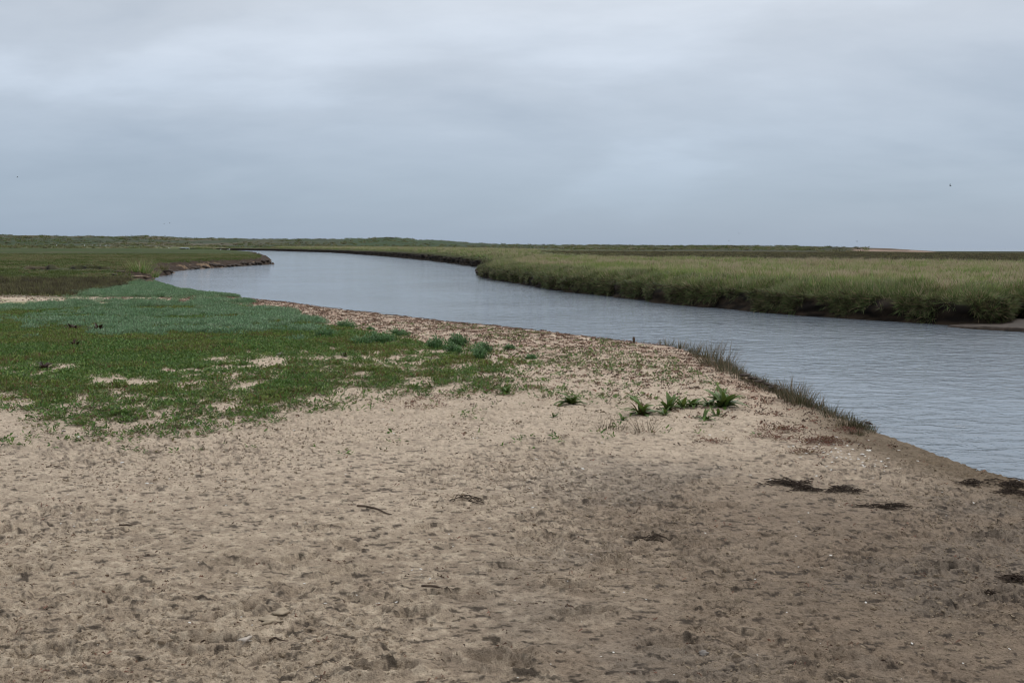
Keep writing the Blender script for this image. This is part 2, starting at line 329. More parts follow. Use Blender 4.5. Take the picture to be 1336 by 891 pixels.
K = 0.98
def alb(c): return np.array(lin(c))*K
def colours(x, y, z, s, kd, r, a, px, py):
    n = len(x); C = np.zeros((n, 3))
    def mixin(c, w):
        c = np.asarray(c); w = np.clip(w, 0, 1)[:, None]; C[:] = C*(1-w)+c*w
    n1 = fbm(x, y, 1.1, 4, 301); n2 = fbm(x, y, 6, 4, 302); n3 = fbm(x, y, .25, 4, 303); n4 = fbm(x, y, 22, 3, 304)
    nb = vn(x*.05, y*.05, 305)
    # --- sand
    C[:] = alb((202, 182, 159))
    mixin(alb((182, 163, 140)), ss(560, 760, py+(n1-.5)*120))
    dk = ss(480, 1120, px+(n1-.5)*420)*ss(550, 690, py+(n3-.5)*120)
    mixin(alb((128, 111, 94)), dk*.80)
    mixin(alb((118, 113, 106)), .28*ss(.55, .68, fbm(x, y*1.6, .8, 4, 311))*ss(520, 800, px)*ss(560, 620, py))
    mixin(alb((132, 114, 96)), .32*ss(.5, .64, n2)*(.35+.65*ss(560, 660, py)))
    nf = (1-ss(12, 30, r))
    mixin(alb((100, 88, 76)), .22*ss(.55, .66, fbm(x, y*1.3, 9, 4, 312))*ss(480, 640, py)*(.3+.7*ss(.42, .6, n1))*nf)
    mixin(alb((72, 62, 54)), .55*ss(.58, .67, fbm(x+.1*n2, y*1.9, 30, 3, 313))*(.30+.70*ss(.44, .6, fbm(x, y, .9, 4, 31)))*nf*ss(490, 600, py))
    mixin(alb((60, 52, 45)), .8*ss(.66, .72, fbm(x, y*2.2, 16, 3, 314))*nf*ss(500, 620, py))
    mixin(alb((205, 188, 164)), .35*ss(.55, .68, n4)*(1-dk))
    crl = py-curve(px, LITC)
    wet = 1-ss(0, 50, crl); mixin(alb((104, 88, 68)), ss(980, 1120, px)*(1-ss(18, 62, crl+(n1-.5)*30))*.8)
    mixin(alb((150, 122, 104)), (1-ss(10, 60, crl+(n1-.5)*40))*ss(300, 340, px)*(1-ss(960, 1060, px))*ss(.40, .62, n2)*.75)
    mixin(alb((124, 90, 76)), (1-ss(0, 4, crl))*ss(200, 330, px)*(1-ss(900, 960, px))*.7)
    # damp sand under the crest down to the water
    mixin(alb((86, 74, 60)), (s < .0)*ss(0, .5, -s)*.9)
    # --- green mats: green tint filling in where the scattered plants leave gaps
    g = green(px, py, x, y); mixin(alb((98, 114, 62)), ss(.35, .9, g)*np.clip(g*.9*(.55+.6*n2), 0, .85))
    t = teal(px, py, x, y); mixin(alb((92, 108, 88)), t*.85)
    # --- left marsh turf
    turf = (1-sandzone(px, py, x, y, s))*(a < 470)*(kd < 1.5)*(y > 5)
    yy = py+(fbm(x, y, .035, 4, 321)-.5)*5+(n3-.5)*2.5
    bands = np.array([(300, 92, 98, 78), (313, 92, 98, 80), (318, 86, 94, 72), (320.5, 66, 78, 42), (327, 76, 92, 42), (332, 82, 86, 48), (335, 92, 84, 62), (340, 88, 82, 60), (344, 96, 98, 72), (347, 108, 96, 74), (350, 92, 92, 62), (355, 88, 94, 54), (362, 84, 90, 52), (367, 74, 72, 48), (378, 68, 66, 44), (384, 82, 84, 52), (390, 96, 96, 64)], float)
    bc = np.stack([np.interp(yy, bands[:, 0], bands[:, k]) for k in (1, 2, 3)], 1)
    lb = np.where(bc/255 <= .04045, bc/255/12.92, ((bc/255+.055)/1.055)**2.4)*K
    w = turf[:, None]; C[:] = C*(1-w)+lb*w
    mixin(alb((120, 108, 84)), turf*.5*ss(.56, .7, fbm(x, y*2, .08, 4, 322)))
    mixin(alb((58, 74, 34)), turf*.5*ss(.52, .66, fbm(x, y*1.5, .13, 4, 323)))
    # mud banks of the spit
    mb = (kd > .6)*(kd < 1.5)*(1-ss(1.4, 3.2, s+(n1-.5)*2))*(y > 5); mixin(alb((66, 54, 44)), mb)
    mixin(alb((150, 126, 100)), mb*.7*ss(.66, .72, fbm(x, y, .8, 3, 331))*(z < -.25))
    # --- far bank and marsh
    fm = (kd > 1.5)*1.0; fc = alb((108, 116, 72)); mixin(fc, fm)
    mixin(alb((150, 138, 106)), fm*ss(.45, .62, fbm(x, y, .22, 4, 341))*.8)
    mixin(alb((84, 104, 52)), fm*ss(.5, .64, fbm(x, y, .3, 4, 342))*.7)
    dm = fm*(1-ss(-2, 3, py-curve(px, ((560, 322), (700, 324), (780, 331), (860, 336.5), (1000, 340), (1336, 344), (2000, 346)))+(n3-.5)*3-(fbm(x, y, .04, 3, 343)-.5)*5))*ss(640, 900, px)
    mixin(alb((78, 76, 54)), dm)
    mixin(alb((62, 66, 42)), dm*ss(.45, .6, fbm(x*.4, y, .05, 4, 344)))
    mixin(alb((112, 112, 74)), dm*.9*ss(.54, .64, fbm(x*.3, y, .03, 4, 345))*(1-ss(1150, 1330, px)))
    mixin(alb((76, 80, 54)), dm*(1-ss(322, 324.5, py))*(1-ss(1060, 1100, px)))
    mud = fm*(z < WL+.32+(n1-.5)*.4)*(s < 4); mixin(alb((44, 36, 28)), mud*.95)
    # dunes at the back: marram green with bare sand showing
    du = (r > .62*np.interp(a, RD[:, 0], RD[:, 1]))*(y > 5)*ss(120, 300, r)*(1-ss(690, 760, px)); mixin(alb((86, 94, 74)), du)
    mixin(alb((72, 86, 58)), du*ss(.45, .6, fbm(x, y, .012, 4, 351)))
    mixin(alb((72, 92, 60)), du*ss(430, 470, px)*(1-ss(570, 620, px))*.7)
    mixin(alb((126, 114, 96)), du*ss(.60, .68, fbm(x*.6, y, .022, 4, 352))*(1-ss(250, 420, px))*.7)
    mixin(alb((116, 98, 82)), ss(1108, 1122, px)*(1-ss(1205, 1225, px))*(r > 330)*(r < 600)*ss(.25, .45, fbm(x, y, .05, 3, 353)+.15))
    mixin(alb((176, 150, 130)), ss(1108, 1122, px)*(1-ss(1205, 1225, px))*(r > 330)*(r < 600)*ss(.48, .56, fbm(x, y, .05, 3, 354)))
    # creek cuts: bare mud, its black shadow painted into the colour
    for (p0, p1, rr) in ((34, 72, 74), (93, 141, 75.5), (62, 76, 73)):
        e = ss(p0-4, p0+4, a)*(1-ss(p1-5, p1+5, a)); q = r-rr-2*(fbm(a/22., r*0, 1, 2, 9)-.5)
        mixin(alb((40, 36, 34)), ss(-1.2, -.2, q)*(1-ss(.45, .75, q))*e*(y > 5))
    veg = np.clip(np.maximum(fm*(1-mud), turf*(1-mb)), 0, 1); veg = np.maximum(veg, du*.8); C *= (1-.32*veg)[:, None]  # vegetation self-shading painted into the marsh, turf and dune colours
    C *= (.80+.40*n4)[:, None]*(.9+.2*n2)[:, None]
    return np.clip(C, .004, .8)

# ------------------------------------------------------------------ object helpers
def tag(o, label=None, cat=None, group=None, kind=None):
    if label: o['label'] = label
    if cat: o['category'] = cat
    if group: o['group'] = group
    if kind: o['kind'] = kind
    return o
def link(o, parent=None):
    COL.objects.link(o)
    if parent is not None: o.parent = parent
    return o
def np_mesh(name, V, Q, mats, smooth=True, colour=None):
    me = bpy.data.meshes.new(name); V = np.asarray(V, np.float32); Q = np.asarray(Q, np.int32)
    me.vertices.add(len(V)); me.vertices.foreach_set('co', V.ravel())
    k = Q.shape[1]; me.loops.add(Q.size); me.loops.foreach_set('vertex_index', Q.ravel())
    me.polygons.add(len(Q)); me.polygons.foreach_set('loop_start', np.arange(0, Q.size, k, dtype=np.int32))
    try: me.polygons.foreach_set('loop_total', np.full(len(Q), k, np.int32))
    except Exception: pass
    me.update(calc_edges=True)
    me.polygons.foreach_set('use_smooth', np.full(len(Q), smooth, bool))
    if colour is not None:
        at = me.attributes.new('albedo', 'FLOAT_COLOR', 'POINT'); at.data.foreach_set('color', np.concatenate([colour, np.ones((len(V), 1))], 1).astype(np.float32).ravel())
    for m in mats: me.materials.append(m)
    me.validate(); return me

# ------------------------------------------------------------------ materials
def new_mat(name, rough=.9, spec=.25):
    m = bpy.data.materials.new(name); m.use_nodes = True; b = m.node_tree.nodes['Principled BSDF']
    b.inputs['Roughness'].default_value = rough; b.inputs['Specular IOR Level'].default_value = spec
    return m, m.node_tree, b
def noise(nt, scale, detail=3, vec=None, rough=.55, ob=True):
    n = N(nt, 'ShaderNodeTexNoise'); n.inputs['Scale'].default_value = scale; n.inputs['Detail'].default_value = detail; n.inputs['Roughness'].default_value = rough
    if vec is None:
        t = N(nt, 'ShaderNodeTexCoord'); vec = t.outputs['Object']
    nt.links.new(vec, n.inputs['Vector']); return n
def ground_material():
    m, nt, b = new_mat('ground', .95, .15); L = nt.links
    at = N(nt, 'ShaderNodeAttribute', attribute_name='albedo'); tc = N(nt, 'ShaderNodeTexCoord')
    a = noise(nt, 38, 6, tc.outputs['Object'], .65); c = noise(nt, 160, 3, tc.outputs['Object'], .6)
    r1 = ramp(nt, [(.30, (.42, .40, .38)), (.40, (.74, .73, .72)), (.46, (.99, .99, .99)), (.6, (1.05, 1.05, 1.05)), (.75, (1.22, 1.21, 1.19))]); L.new(a.outputs[0], r1.inputs[0])
    r2 = ramp(nt, [(.3, (.72, .71, .70)), (.5, (1, 1, 1)), (.72, (1.2, 1.2, 1.2))]); L.new(c.outputs[0], r2.inputs[0])
    x = mixc(nt, at.outputs['Color'], r1.outputs[0], 1, 'MULTIPLY'); x = mixc(nt, x, r2.outputs[0], 1.0, 'MULTIPLY')
    L.new(x, b.inputs['Base Color'])
    h = mth(nt, 'ADD', mth(nt, 'MULTIPLY', a.outputs[0], .024), mth(nt, 'MULTIPLY', c.outputs[0], .008))
    bp = N(nt, 'ShaderNodeBump'); bp.inputs['Strength'].default_value = 1; bp.inputs['Distance'].default_value = 1; L.new(h, bp.inputs['Height']); L.new(bp.outputs[0], b.inputs['Normal'])
    return m
def leaf_material(name, cols, tip=None, dead=None, rough=.6, trans=.25, spec=.3):
    """cols: two or three colours picked per instance; tip: colour towards the end of each blade (attribute 'along')"""
    m, nt, b = new_mat(name, rough, spec); L = nt.links
    oi = N(nt, 'ShaderNodeObjectInfo'); k = len(cols)
    r = ramp(nt, [(i/max(1, k-1), tuple(alb(c))) for i, c in enumerate(cols)]); L.new(oi.outputs['Random'], r.inputs[0]); x = r.outputs[0]
    al = N(nt, 'ShaderNodeAttribute', attribute_name='along'); bl = N(nt, 'ShaderNodeAttribute', attribute_name='blade')
    rb = ramp(nt, [(0, (.50, .50, .48)), (1, (1.5, 1.5, 1.46))]); L.new(bl.outputs['Fac'], rb.inputs[0]); x = mixc(nt, x, rb.outputs[0], 1, 'MULTIPLY')
    if tip:
        f = ramp(nt, [(.25, (0, 0, 0)), (.9, (1, 1, 1))]); L.new(al.outputs['Fac'], f.inputs[0]); x = mixc(nt, x, tuple(alb(tip)), f.outputs[0])
    if dead:
        f = ramp(nt, [(dead[1], (0, 0, 0)), (dead[1]+.03, (1, 1, 1))]); L.new(bl.outputs['Fac'], f.inputs[0]); x = mixc(nt, x, tuple(alb(dead[0])), f.outputs[0])
    L.new(x, b.inputs['Base Color'])
    tr = N(nt, 'ShaderNodeBsdfTranslucent'); L.new(x, tr.inputs[0]); mx = N(nt, 'ShaderNodeMixShader'); mx.inputs[0].default_value = trans
    L.new(b.outputs[0], mx.inputs[1]); L.new(tr.outputs[0], mx.inputs[2]); L.new(mx.outputs[0], nt.nodes['Material Output'].inputs[0])
    return m
def plain(name, c, rough=.8, var=.35, scale=30, spec=.25, bump=0):
    m, nt, b = new_mat(name, rough, spec); L = nt.links; c = alb(c)
    n = noise(nt, scale, 4); r = ramp(nt, [(.3, tuple(c*(1-var))), (.7, tuple(np.minimum(c*(1+var), .85)))]); L.new(n.outputs[0], r.inputs[0]); L.new(r.outputs[0], b.inputs['Base Color'])
    if bump:
        bp = N(nt, 'ShaderNodeBump'); bp.inputs['Distance'].default_value = bump; L.new(n.outputs[0], bp.inputs['Height']); L.new(bp.outputs[0], b.inputs['Normal'])
    return m
def water_material():
    m, nt, b = new_mat('water', .06, .5); L = nt.links
    b.inputs['Base Color'].default_value = (.19, .22, .25, 1); b.inputs['IOR'].default_value = 1.333
    tc = N(nt, 'ShaderNodeTexCoord'); 
    mp = N(nt, 'ShaderNodeMapping'); L.new(tc.outputs['Object'], mp.inputs[0]); mp.inputs['Rotation'].default_value = (0, 0, math.radians(-8)); mp.inputs['Scale'].default_value = (.62, 1.0, 1)
    a = noise(nt, 3.2, 4, mp.outputs[0], .6); a.inputs['Distortion'].default_value = .6
    c = noise(nt, 11, 3, mp.outputs[0], .55); c.inputs['Distortion'].default_value = .4
    gust = noise(nt, .12, 3, tc.outputs['Object'], .5); gr = ramp(nt, [(.35, (.45, .45, .45)), (.62, (1, 1, 1))]); L.new(gust.outputs[0], gr.inputs[0])
    e = noise(nt, 1.15, 2, mp.outputs[0], .5)
    sh = mth(nt, 'ADD', mth(nt, 'ADD', mth(nt, 'MULTIPLY', a.outputs[0], .066), mth(nt, 'MULTIPLY', e.outputs[0], .03)), mth(nt, 'MULTIPLY', c.outputs[0], .010))
    h = mth(nt, 'MULTIPLY', sh, gr.outputs[0])
    bp = N(nt, 'ShaderNodeBump'); bp.inputs['Distance'].default_value = 1; bp.inputs['Strength'].default_value = .8; L.new(h, bp.inputs['Height']); L.new(bp.outputs[0], b.inputs['Normal'])
    return m
M = {}
M['ground'] = ground_material(); M['water'] = water_material()
M['grass'] = leaf_material('grass', [(98, 132, 60), (110, 140, 68), (112, 128, 72)], tip=(150, 156, 96), dead=((180, 164, 128), .86))
M['straw'] = leaf_material('straw', [(136, 140, 92), (170, 154, 124), (112, 132, 74)], tip=(192, 172, 146), dead=((112, 92, 70), .85))
M['bank'] = leaf_material('bank_grass', [(62, 80, 40), (82, 94, 52), (56, 74, 36)], tip=(112, 126, 74), dead=((140, 124, 94), .8))  # greens darkened to carry the shading low on the bank
M['turf'] = leaf_material('turf', [(92, 102, 56), (108, 106, 68), (82, 94, 48)], tip=(136, 130, 88), dead=((132, 112, 84), .8))
M['greenturf'] = leaf_material('green_turf', [(84, 104, 46), (98, 112, 54), (74, 94, 42)], tip=(96, 100, 56))
M['rooty'] = leaf_material('roots', [(58, 50, 36), (74, 66, 44), (46, 42, 30)], tip=(86, 76, 54))  # browns darkened too, with lower-bank shade put into the colour
M['heath'] = leaf_material('heath', [(66, 66, 44), (78, 72, 50), (56, 60, 38)], tip=(88, 78, 58))
M['mat'] = leaf_material('mat_leaf', [(102, 128, 64), (84, 114, 56), (120, 136, 74)], dead=((140, 104, 76), .96), rough=.5)
M['mat2'] = leaf_material('mat_yellow', [(122, 136, 66), (102, 118, 60), (118, 114, 74)], dead=((128, 96, 74), .93))
M['teal'] = leaf_material('teal_leaf', [(136, 162, 128), (112, 144, 106), (156, 172, 144)], dead=((96, 104, 60), .9))
M['bush'] = leaf_material('bush_leaf', [(80, 116, 66), (90, 124, 74)], tip=(120, 148, 104))
M['dock'] = leaf_material('dock_leaf', [(78, 106, 48), (98, 120, 56), (66, 92, 42), (112, 122, 62)], tip=(98, 118, 56), rough=.5, spec=.35, trans=.2)
M['dock_old'] = leaf_material('dock_old', [(106, 88, 50), (108, 68, 48), (104, 100, 48)], rough=.6)
M['dark_leaf'] = leaf_material('dark_leaf', [(52, 48, 32), (74, 38, 32), (44, 56, 32)], rough=.5)
M['dune_grass'] = leaf_material('dune_grass', [(72, 78, 50), (86, 84, 58)], tip=(92, 82, 66), dead=((126, 110, 88), .7))
M['twiggy'] = leaf_material('twiggy', [(82, 78, 54), (92, 80, 62)], tip=(96, 86, 66))
M['red'] = leaf_material('red_creeper', [(122, 78, 66), (104, 68, 56), (112, 96, 64)])
M['litter'] = leaf_material('litter', [(146, 110, 94), (112, 86, 72), (88, 74, 62), (150, 122, 102)], rough=.8, trans=.05)
M['weed'] = plain('black_weed', (60, 50, 42), .85, .5, 60, .1)
M['wood'] = plain('driftwood', (84, 70, 58), .85, .4, 40)
M['shell'] = plain('shell', (214, 208, 198), .45, .1, 90, .4)
M['crumb'] = plain('sand_crumb', (138, 122, 102), .95, .35, 30)
M['stone'] = plain('grey_stone', (132, 124, 116), .8, .25, 60, bump=.004)
M['mud'] = plain('bank_mud', (64, 54, 46), .8, .4, 6, bump=.02)
M['mudsand'] = plain('bank_sand', (124, 106, 88), .9, .2, 6)
M['mud_dry'] = plain('dried_mud', (46, 40, 34), .9, .2, 6)
M['crust'] = plain('sand_crust', (162, 146, 124), .95, .2, 25, bump=.006)
M['pale'] = plain('pale_lump', (184, 172, 158), .8, .15, 40, bump=.004)
M['gull_white'] = plain('gull_white', (226, 226, 224), .7, .05, 20)
M['gull_grey'] = plain('gull_grey', (138, 144, 152), .7, .1, 20)
M['gull_dark'] = plain('gull_dark', (58, 56, 56), .7, .2, 20)
M['gull_leg'] = plain('gull_leg', (180, 130, 84), .6, .1, 20)

# ------------------------------------------------------------------ ground sheet
def build_ground():
    rs = [.01, .5, 1.0, 1.5, 2.0, 2.4]; r = 2.4
    while r < 9000:
        if r < 26: d = max(1.2*r*r/1592, .007)
        elif r < 72: d = .32
        elif r < 135: d = .5
        elif r < 215: d = 1.1
        elif r < 700: d = 3.6
        elif r < 1300: d = 10
        else: d = r*.12
        d = min(d, .32) if r < 72 else d
        r += d; rs.append(r)
    rs = np.array(rs)
    th = np.concatenate([np.linspace(-math.pi, -1.0, 30, endpoint=False), np.linspace(-1.0, -.5, 40, endpoint=False), np.linspace(-.5, .5, 860, endpoint=False), np.linspace(.5, 1.0, 40, endpoint=False), np.linspace(1.0, math.pi, 31)])
    R, T = np.meshgrid(rs, th, indexing='ij'); nr, ntt = R.shape
    x = (R*np.sin(T)).ravel(); y = (R*np.cos(T)).ravel()
    z, s, kd, tp, dx, dy, r, a, w = base(x, y, True)
    z = compose(x, y, z, s, kd, r, a)
    # the land ends at the shore: open sea floor beyond
    px, py = project(x, y, z)
    px = np.where(y > .3, px, -9999); py = np.where(y > .3, py, 2000)
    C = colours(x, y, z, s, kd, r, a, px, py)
    V = np.stack([x, y, z], 1)
    i = np.arange(nr-1)[:, None]*ntt; j = np.arange(ntt-1)[None]
    q = np.stack([i+j, i+ntt+j, i+ntt+j+1, i+j+1], -1).reshape(-1, 4)
    q = q[:, ::-1]
    fx = x[q].mean(1); fy = y[q].mean(1); fs = s[q].mean(1); fk = kd[q].mean(1); fr = r[q].mean(1); fpx = px[q].mean(1); fpy = py[q].mean(1); fa = a[q].mean(1)
    rdq = np.interp(fa, RD[:, 0], RD[:, 1])
    lab = np.zeros(len(q), int)                                           # 0 sand
    lab[(fk < 1.5) & (fy > 5) & (sandzone(fpx, fpy, fx, fy, fs) < .5) & (fa < 470)] = 1   # left marsh
    lab[(fk >= 1.5)] = 2
    lab[(fy > 5) & (fr > .62*rdq) & (fr > 200) & (fr < rdq+100) & (fa < 760)] = 3
    lab[(fr > rdq+100) | ((fr > 1000) & (fy < 5))] = 4
    lab[fs < -1.2] = 5
    names = ['sand_ground', 'marsh_ground', 'far_marsh_ground', 'dunes', 'sea_bed', 'river_bed']
    lbs = ['pale trampled sand of the near bank with shells and wrack', 'low green and brown salt marsh on the left bank', 'grassy salt marsh beyond the river', 'low green dunes along the horizon', 'sea floor beyond the shore', 'muddy bed of the river']
    for k in range(6):
        qq = q[lab == k]
        if not len(qq): continue
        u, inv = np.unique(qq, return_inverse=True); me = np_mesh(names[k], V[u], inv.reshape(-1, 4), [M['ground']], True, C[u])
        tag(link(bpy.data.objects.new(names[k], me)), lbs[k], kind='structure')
build_ground()
fp = []
def bank_face():
    P = []
    for i in range(NR):
        a = RP[i]; b = RP[(i+1) % NR]
        if a[2] < 1.6 or b[2] < 1.6 or min(a[1], b[1]) < 4: 
            if P and P[-1] is not None: P.append(None)
            continue
        ln = math.hypot(b[0]-a[0], b[1]-a[1]); rr = math.hypot(a[0], a[1]); n = max(1, int(ln/max(.09, rr*.0025)))
        for k in range(n): P.append(a*(1-k/n)+b*(k/n))
    runs = []; cur = []
    for p in P+[None]:
        if p is None:
            if len(cur) > 5: runs.append(np.array(cur))
            cur = []
        else: cur.append(p)
    for A in runs:
        X = A[:, 0].copy(); Y = A[:, 1].copy()
        for _ in range(2): X[1:-1] = (X[:-2]+2*X[1:-1]+X[2:])/4; Y[1:-1] = (Y[:-2]+2*Y[1:-1]+Y[2:])/4
        tx = np.gradient(X); ty = np.gradient(Y); l = np.hypot(tx, ty)+1e-9; nx, ny = -ty/l, tx/l
        m = len(X)//2; sg, *_ = river(np.array([X[m]+nx[m]*.3]), np.array([Y[m]+ny[m]*.3]))
        if sg[0] < 0: nx, ny = -nx, -ny
        sm = 40
        ker = np.ones(9)/9; nx = np.convolve(np.pad(nx, 4, 'edge'), ker, 'valid'); ny = np.convolve(np.pad(ny, 4, 'edge'), ker, 'valid')
        acc = np.cumsum(l); H = A[:, 3]-WL; rr = np.hypot(X, Y); fs = np.clip(rr/60, .8, 4); V = []; C = []
        prof = [(-.14, -.3), (-.12, -.02), (-.08, .07), (.0, .16), (.02, .26), (-.02, .36), (-.04, .46), (.0, .56), (.06, .66), (.16, .76), (.32, .86), (.55, .93), (.85, .97), (1.2, .92)]
        for k, (o_, h_) in enumerate(prof):
            t = k/(len(prof)-1); zv = WL+np.where(h_ < 0, h_, h_*H); ns = (fbm(acc, zv*3+k*.13, 1.1, 4, 501)-.5)*.7*min(1, .25+h_*2 if h_ > 0 else .25)
            off = o_*np.where(o_ > .1, fs*.9, 1)+ns*np.clip(fs, .8, 1.6)*(1 if k < 11 else .3); zv = zv+(fbm(acc, acc*0+k*1.7, 2.2, 3, 502)-.5)*.10*(0 if h_ < 0 else 1)
            V.append(np.stack([X+nx*off, Y+ny*off, zv], 1)); c = np.tile(alb((30, 25, 21)), (len(X), 1)); q = ss(.42, .62, fbm(acc, zv*5, 1.6, 4, 503))[:, None]; c = c*(1-q)+alb((58, 48, 38))*q  # mud colour darkened to carry undercut shade and the water's dark reflection
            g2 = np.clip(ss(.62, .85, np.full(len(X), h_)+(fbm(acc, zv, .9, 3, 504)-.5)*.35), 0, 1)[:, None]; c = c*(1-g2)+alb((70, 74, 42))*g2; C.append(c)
        nn = len(X); V = np.concatenate(V); C = np.concatenate(C); i = np.arange(len(prof)-1)[:, None]*nn; j = np.arange(nn-1)[None]
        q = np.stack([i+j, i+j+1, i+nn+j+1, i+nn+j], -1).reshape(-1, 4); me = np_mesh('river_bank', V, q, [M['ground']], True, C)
        fp.append((V, nx, ny, nn))
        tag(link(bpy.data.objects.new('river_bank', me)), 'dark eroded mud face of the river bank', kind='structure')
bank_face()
# water: one level sheet for river and sea
def sheet(name, pts, z, mat, label):
    me = bpy.data.meshes.new(name); me.from_pydata([(p[0], p[1], z) for p in pts], [], [tuple(range(len(pts)))]); me.materials.append(mat)
    return tag(link(bpy.data.objects.new(name, me)), label, kind='structure')
sheet('water', [(-9000, -9000), (9000, -9000), (9000, 9000), (-9000, 9000)], WL, M['water'], 'rippled grey-blue water of the river and the sea behind')

# ------------------------------------------------------------------ scatter of uncountable growth
hid = {}
def blades(name, n, h, w, spread, lean, droop, mat, seg=2, base_r=.05, hj=.35, tip=True):
    V = []; Fc = []; al = []; bl = []
    for i in range(n):
        an = random.uniform(0, 2*math.pi); rr = base_r*math.sqrt(random.random()); bx, by = rr*math.cos(an), rr*math.sin(an)
        a2 = an+random.uniform(-.7, .7); ln = h*(1+random.uniform(-hj, hj*.6)); ww = w*random.uniform(.7, 1.2); le = lean*random.uniform(.2, 1.4)
        dx, dy = math.cos(a2), math.sin(a2); pxv, pyv = -dy, dx; b = random.random(); k0 = len(V); tw = random.uniform(-.8, .8)
        pxv, pyv = math.cos(a2+math.pi/2+tw), math.sin(a2+math.pi/2+tw)
        for k in range(seg+1):
            t = k/seg; out = le*ln*t+droop*ln*t*t*random.uniform(.7, 1.2); zz = ln*t*math.sqrt(max(.1, 1-min(.9, (le*.8)**2)))-droop*ln*t*t*.6
            c = (bx+dx*out, by+dy*out, zz); hw = ww*.5*(1-t)**.6
            if k < seg: V += [(c[0]-pxv*hw, c[1]-pyv*hw, c[2]), (c[0]+pxv*hw, c[1]+pyv*hw, c[2])]; al += [t, t]; bl += [b, b]
            else: V.append(c); al.append(1); bl.append(b)
        for k in range(seg-1): Fc.append((k0+2*k, k0+2*k+1, k0+2*k+3, k0+2*k+2))
        Fc.append((k0+2*seg-2, k0+2*seg-1, k0+2*seg))
    return proto(name, V, Fc, al, bl, mat)
def proto(name, V, Fc, al, bl, mat, smooth=False):
    me = bpy.data.meshes.new(name); me.from_pydata(V, [], Fc)
    a = me.attributes.new('along', 'FLOAT', 'POINT'); a.data.foreach_set('value', np.array(al, np.float32))
    a = me.attributes.new('blade', 'FLOAT', 'POINT'); a.data.foreach_set('value', np.array(bl, np.float32))
    me.materials.append(mat); return bpy.data.objects.new(name, me)
def leafcluster(name, n, rad, hgt, ll, lw, mat, dome=True, up_=.5):
    """small leaves filling a low mound"""
    V = []; Fc = []; al = []; bl = []
    for i in range(n):
        an = random.uniform(0, 2*math.pi); q = math.sqrt(random.random()); zt = hgt*(1-q*q if dome else 1)*random.uniform(.25, 1.0)
        c = Vector((rad*q*math.cos(an), rad*q*math.sin(an), zt)); a2 = an+random.uniform(-1, 1); e = random.uniform(-.1, 1)*up_*1.6
        d = Vector((math.cos(a2)*math.cos(e), math.sin(a2)*math.cos(e), math.sin(e))); sd_ = Vector((-math.sin(a2), math.cos(a2), random.uniform(-.4, .4)))
        l = ll*random.uniform(.6, 1.25); w = lw*random.uniform(.7, 1.2); b = random.random(); k = len(V)
        nrm = d.cross(sd_)*(.12*l)
        V += [tuple(c), tuple(c+d*l*.5-sd_*w*.5+nrm), tuple(c+d*l), tuple(c+d*l*.5+sd_*w*.5+nrm)]
        hh = min(1, zt/hgt if hgt else .5); al += [hh*.8, hh, hh, hh]; bl += [b]*4; Fc += [(k, k+1, k+2), (k, k+2, k+3)]
    return proto(name, V, Fc, al, bl, mat)
def scatter(name, P, rot, scl, protos, label, group=None):
    """one 'stuff' object: the points of a mesh, each carrying one of the small prototypes"""
    n = len(P); c = bpy.data.collections.new(name+'_kinds')
    for i, p in enumerate(protos): p.name = 'k%02d_%s' % (i, name); c.objects.link(p)
    me = bpy.data.meshes.new(name); me.vertices.add(n); me.vertices.foreach_set('co', np.asarray(P, np.float32).ravel())
    a = me.attributes.new('rot', 'FLOAT_VECTOR', 'POINT'); a.data.foreach_set('vector', np.asarray(rot, np.float32).ravel())
    a = me.attributes.new('scl', 'FLOAT', 'POINT'); a.data.foreach_set('value', np.asarray(scl, np.float32))
    a = me.attributes.new('idx', 'INT', 'POINT'); a.data.foreach_set('value', rng.integers(0, len(protos), n).astype(np.int32))
    o = link(bpy.data.objects.new(name, me)); g = bpy.data.node_groups.new(name, 'GeometryNodeTree')
    g.interface.new_socket('Geometry', in_out='INPUT', socket_type='NodeSocketGeometry'); g.interface.new_socket('Geometry', in_out='OUTPUT', socket_type='NodeSocketGeometry')
    gi = g.nodes.new('NodeGroupInput'); go = g.nodes.new('NodeGroupOutput'); ip = g.nodes.new('GeometryNodeInstanceOnPoints'); ci = g.nodes.new('GeometryNodeCollectionInfo')
    ci.inputs['Collection'].default_value = c; ci.inputs['Separate Children'].default_value = True; ci.inputs['Reset Children'].default_value = True; ip.inputs['Pick Instance'].default_value = True
    def na(nm, ty):
        q = g.nodes.new('GeometryNodeInputNamedAttribute'); q.data_type = ty; q.inputs['Name'].default_value = nm
        return [s for s in q.outputs if s.enabled and s.name == 'Attribute'][0]
    g.links.new(gi.outputs[0], ip.inputs['Points']); g.links.new(ci.outputs[0], ip.inputs['Instance'])
    g.links.new(na('rot', 'FLOAT_VECTOR'), ip.inputs['Rotation']); g.links.new(na('scl', 'FLOAT'), ip.inputs['Scale']); g.links.new(na('idx', 'INT'), ip.inputs['Instance Index'])
    g.links.new(ip.outputs[0], go.inputs[0]); md = o.modifiers.new('scatter', 'NODES'); md.node_group = g
    tag(o, label, kind='stuff', group=group); return o
def samp(n, x0, x1, y0, y1): return rng.uniform(x0, x1, n), rng.uniform(y0, y1, n)
def info(x, y):
    z, s, kd, tp, dx, dy, r, a, w = base(x, y, True); z = compose(x, y, z, s, kd, r, a); px, py = project(x, y, z)
    px = np.where(y > .3, px, -9999); py = np.where(y > .3, py, 2000); return z, s, kd, dx, dy, r, a, px, py
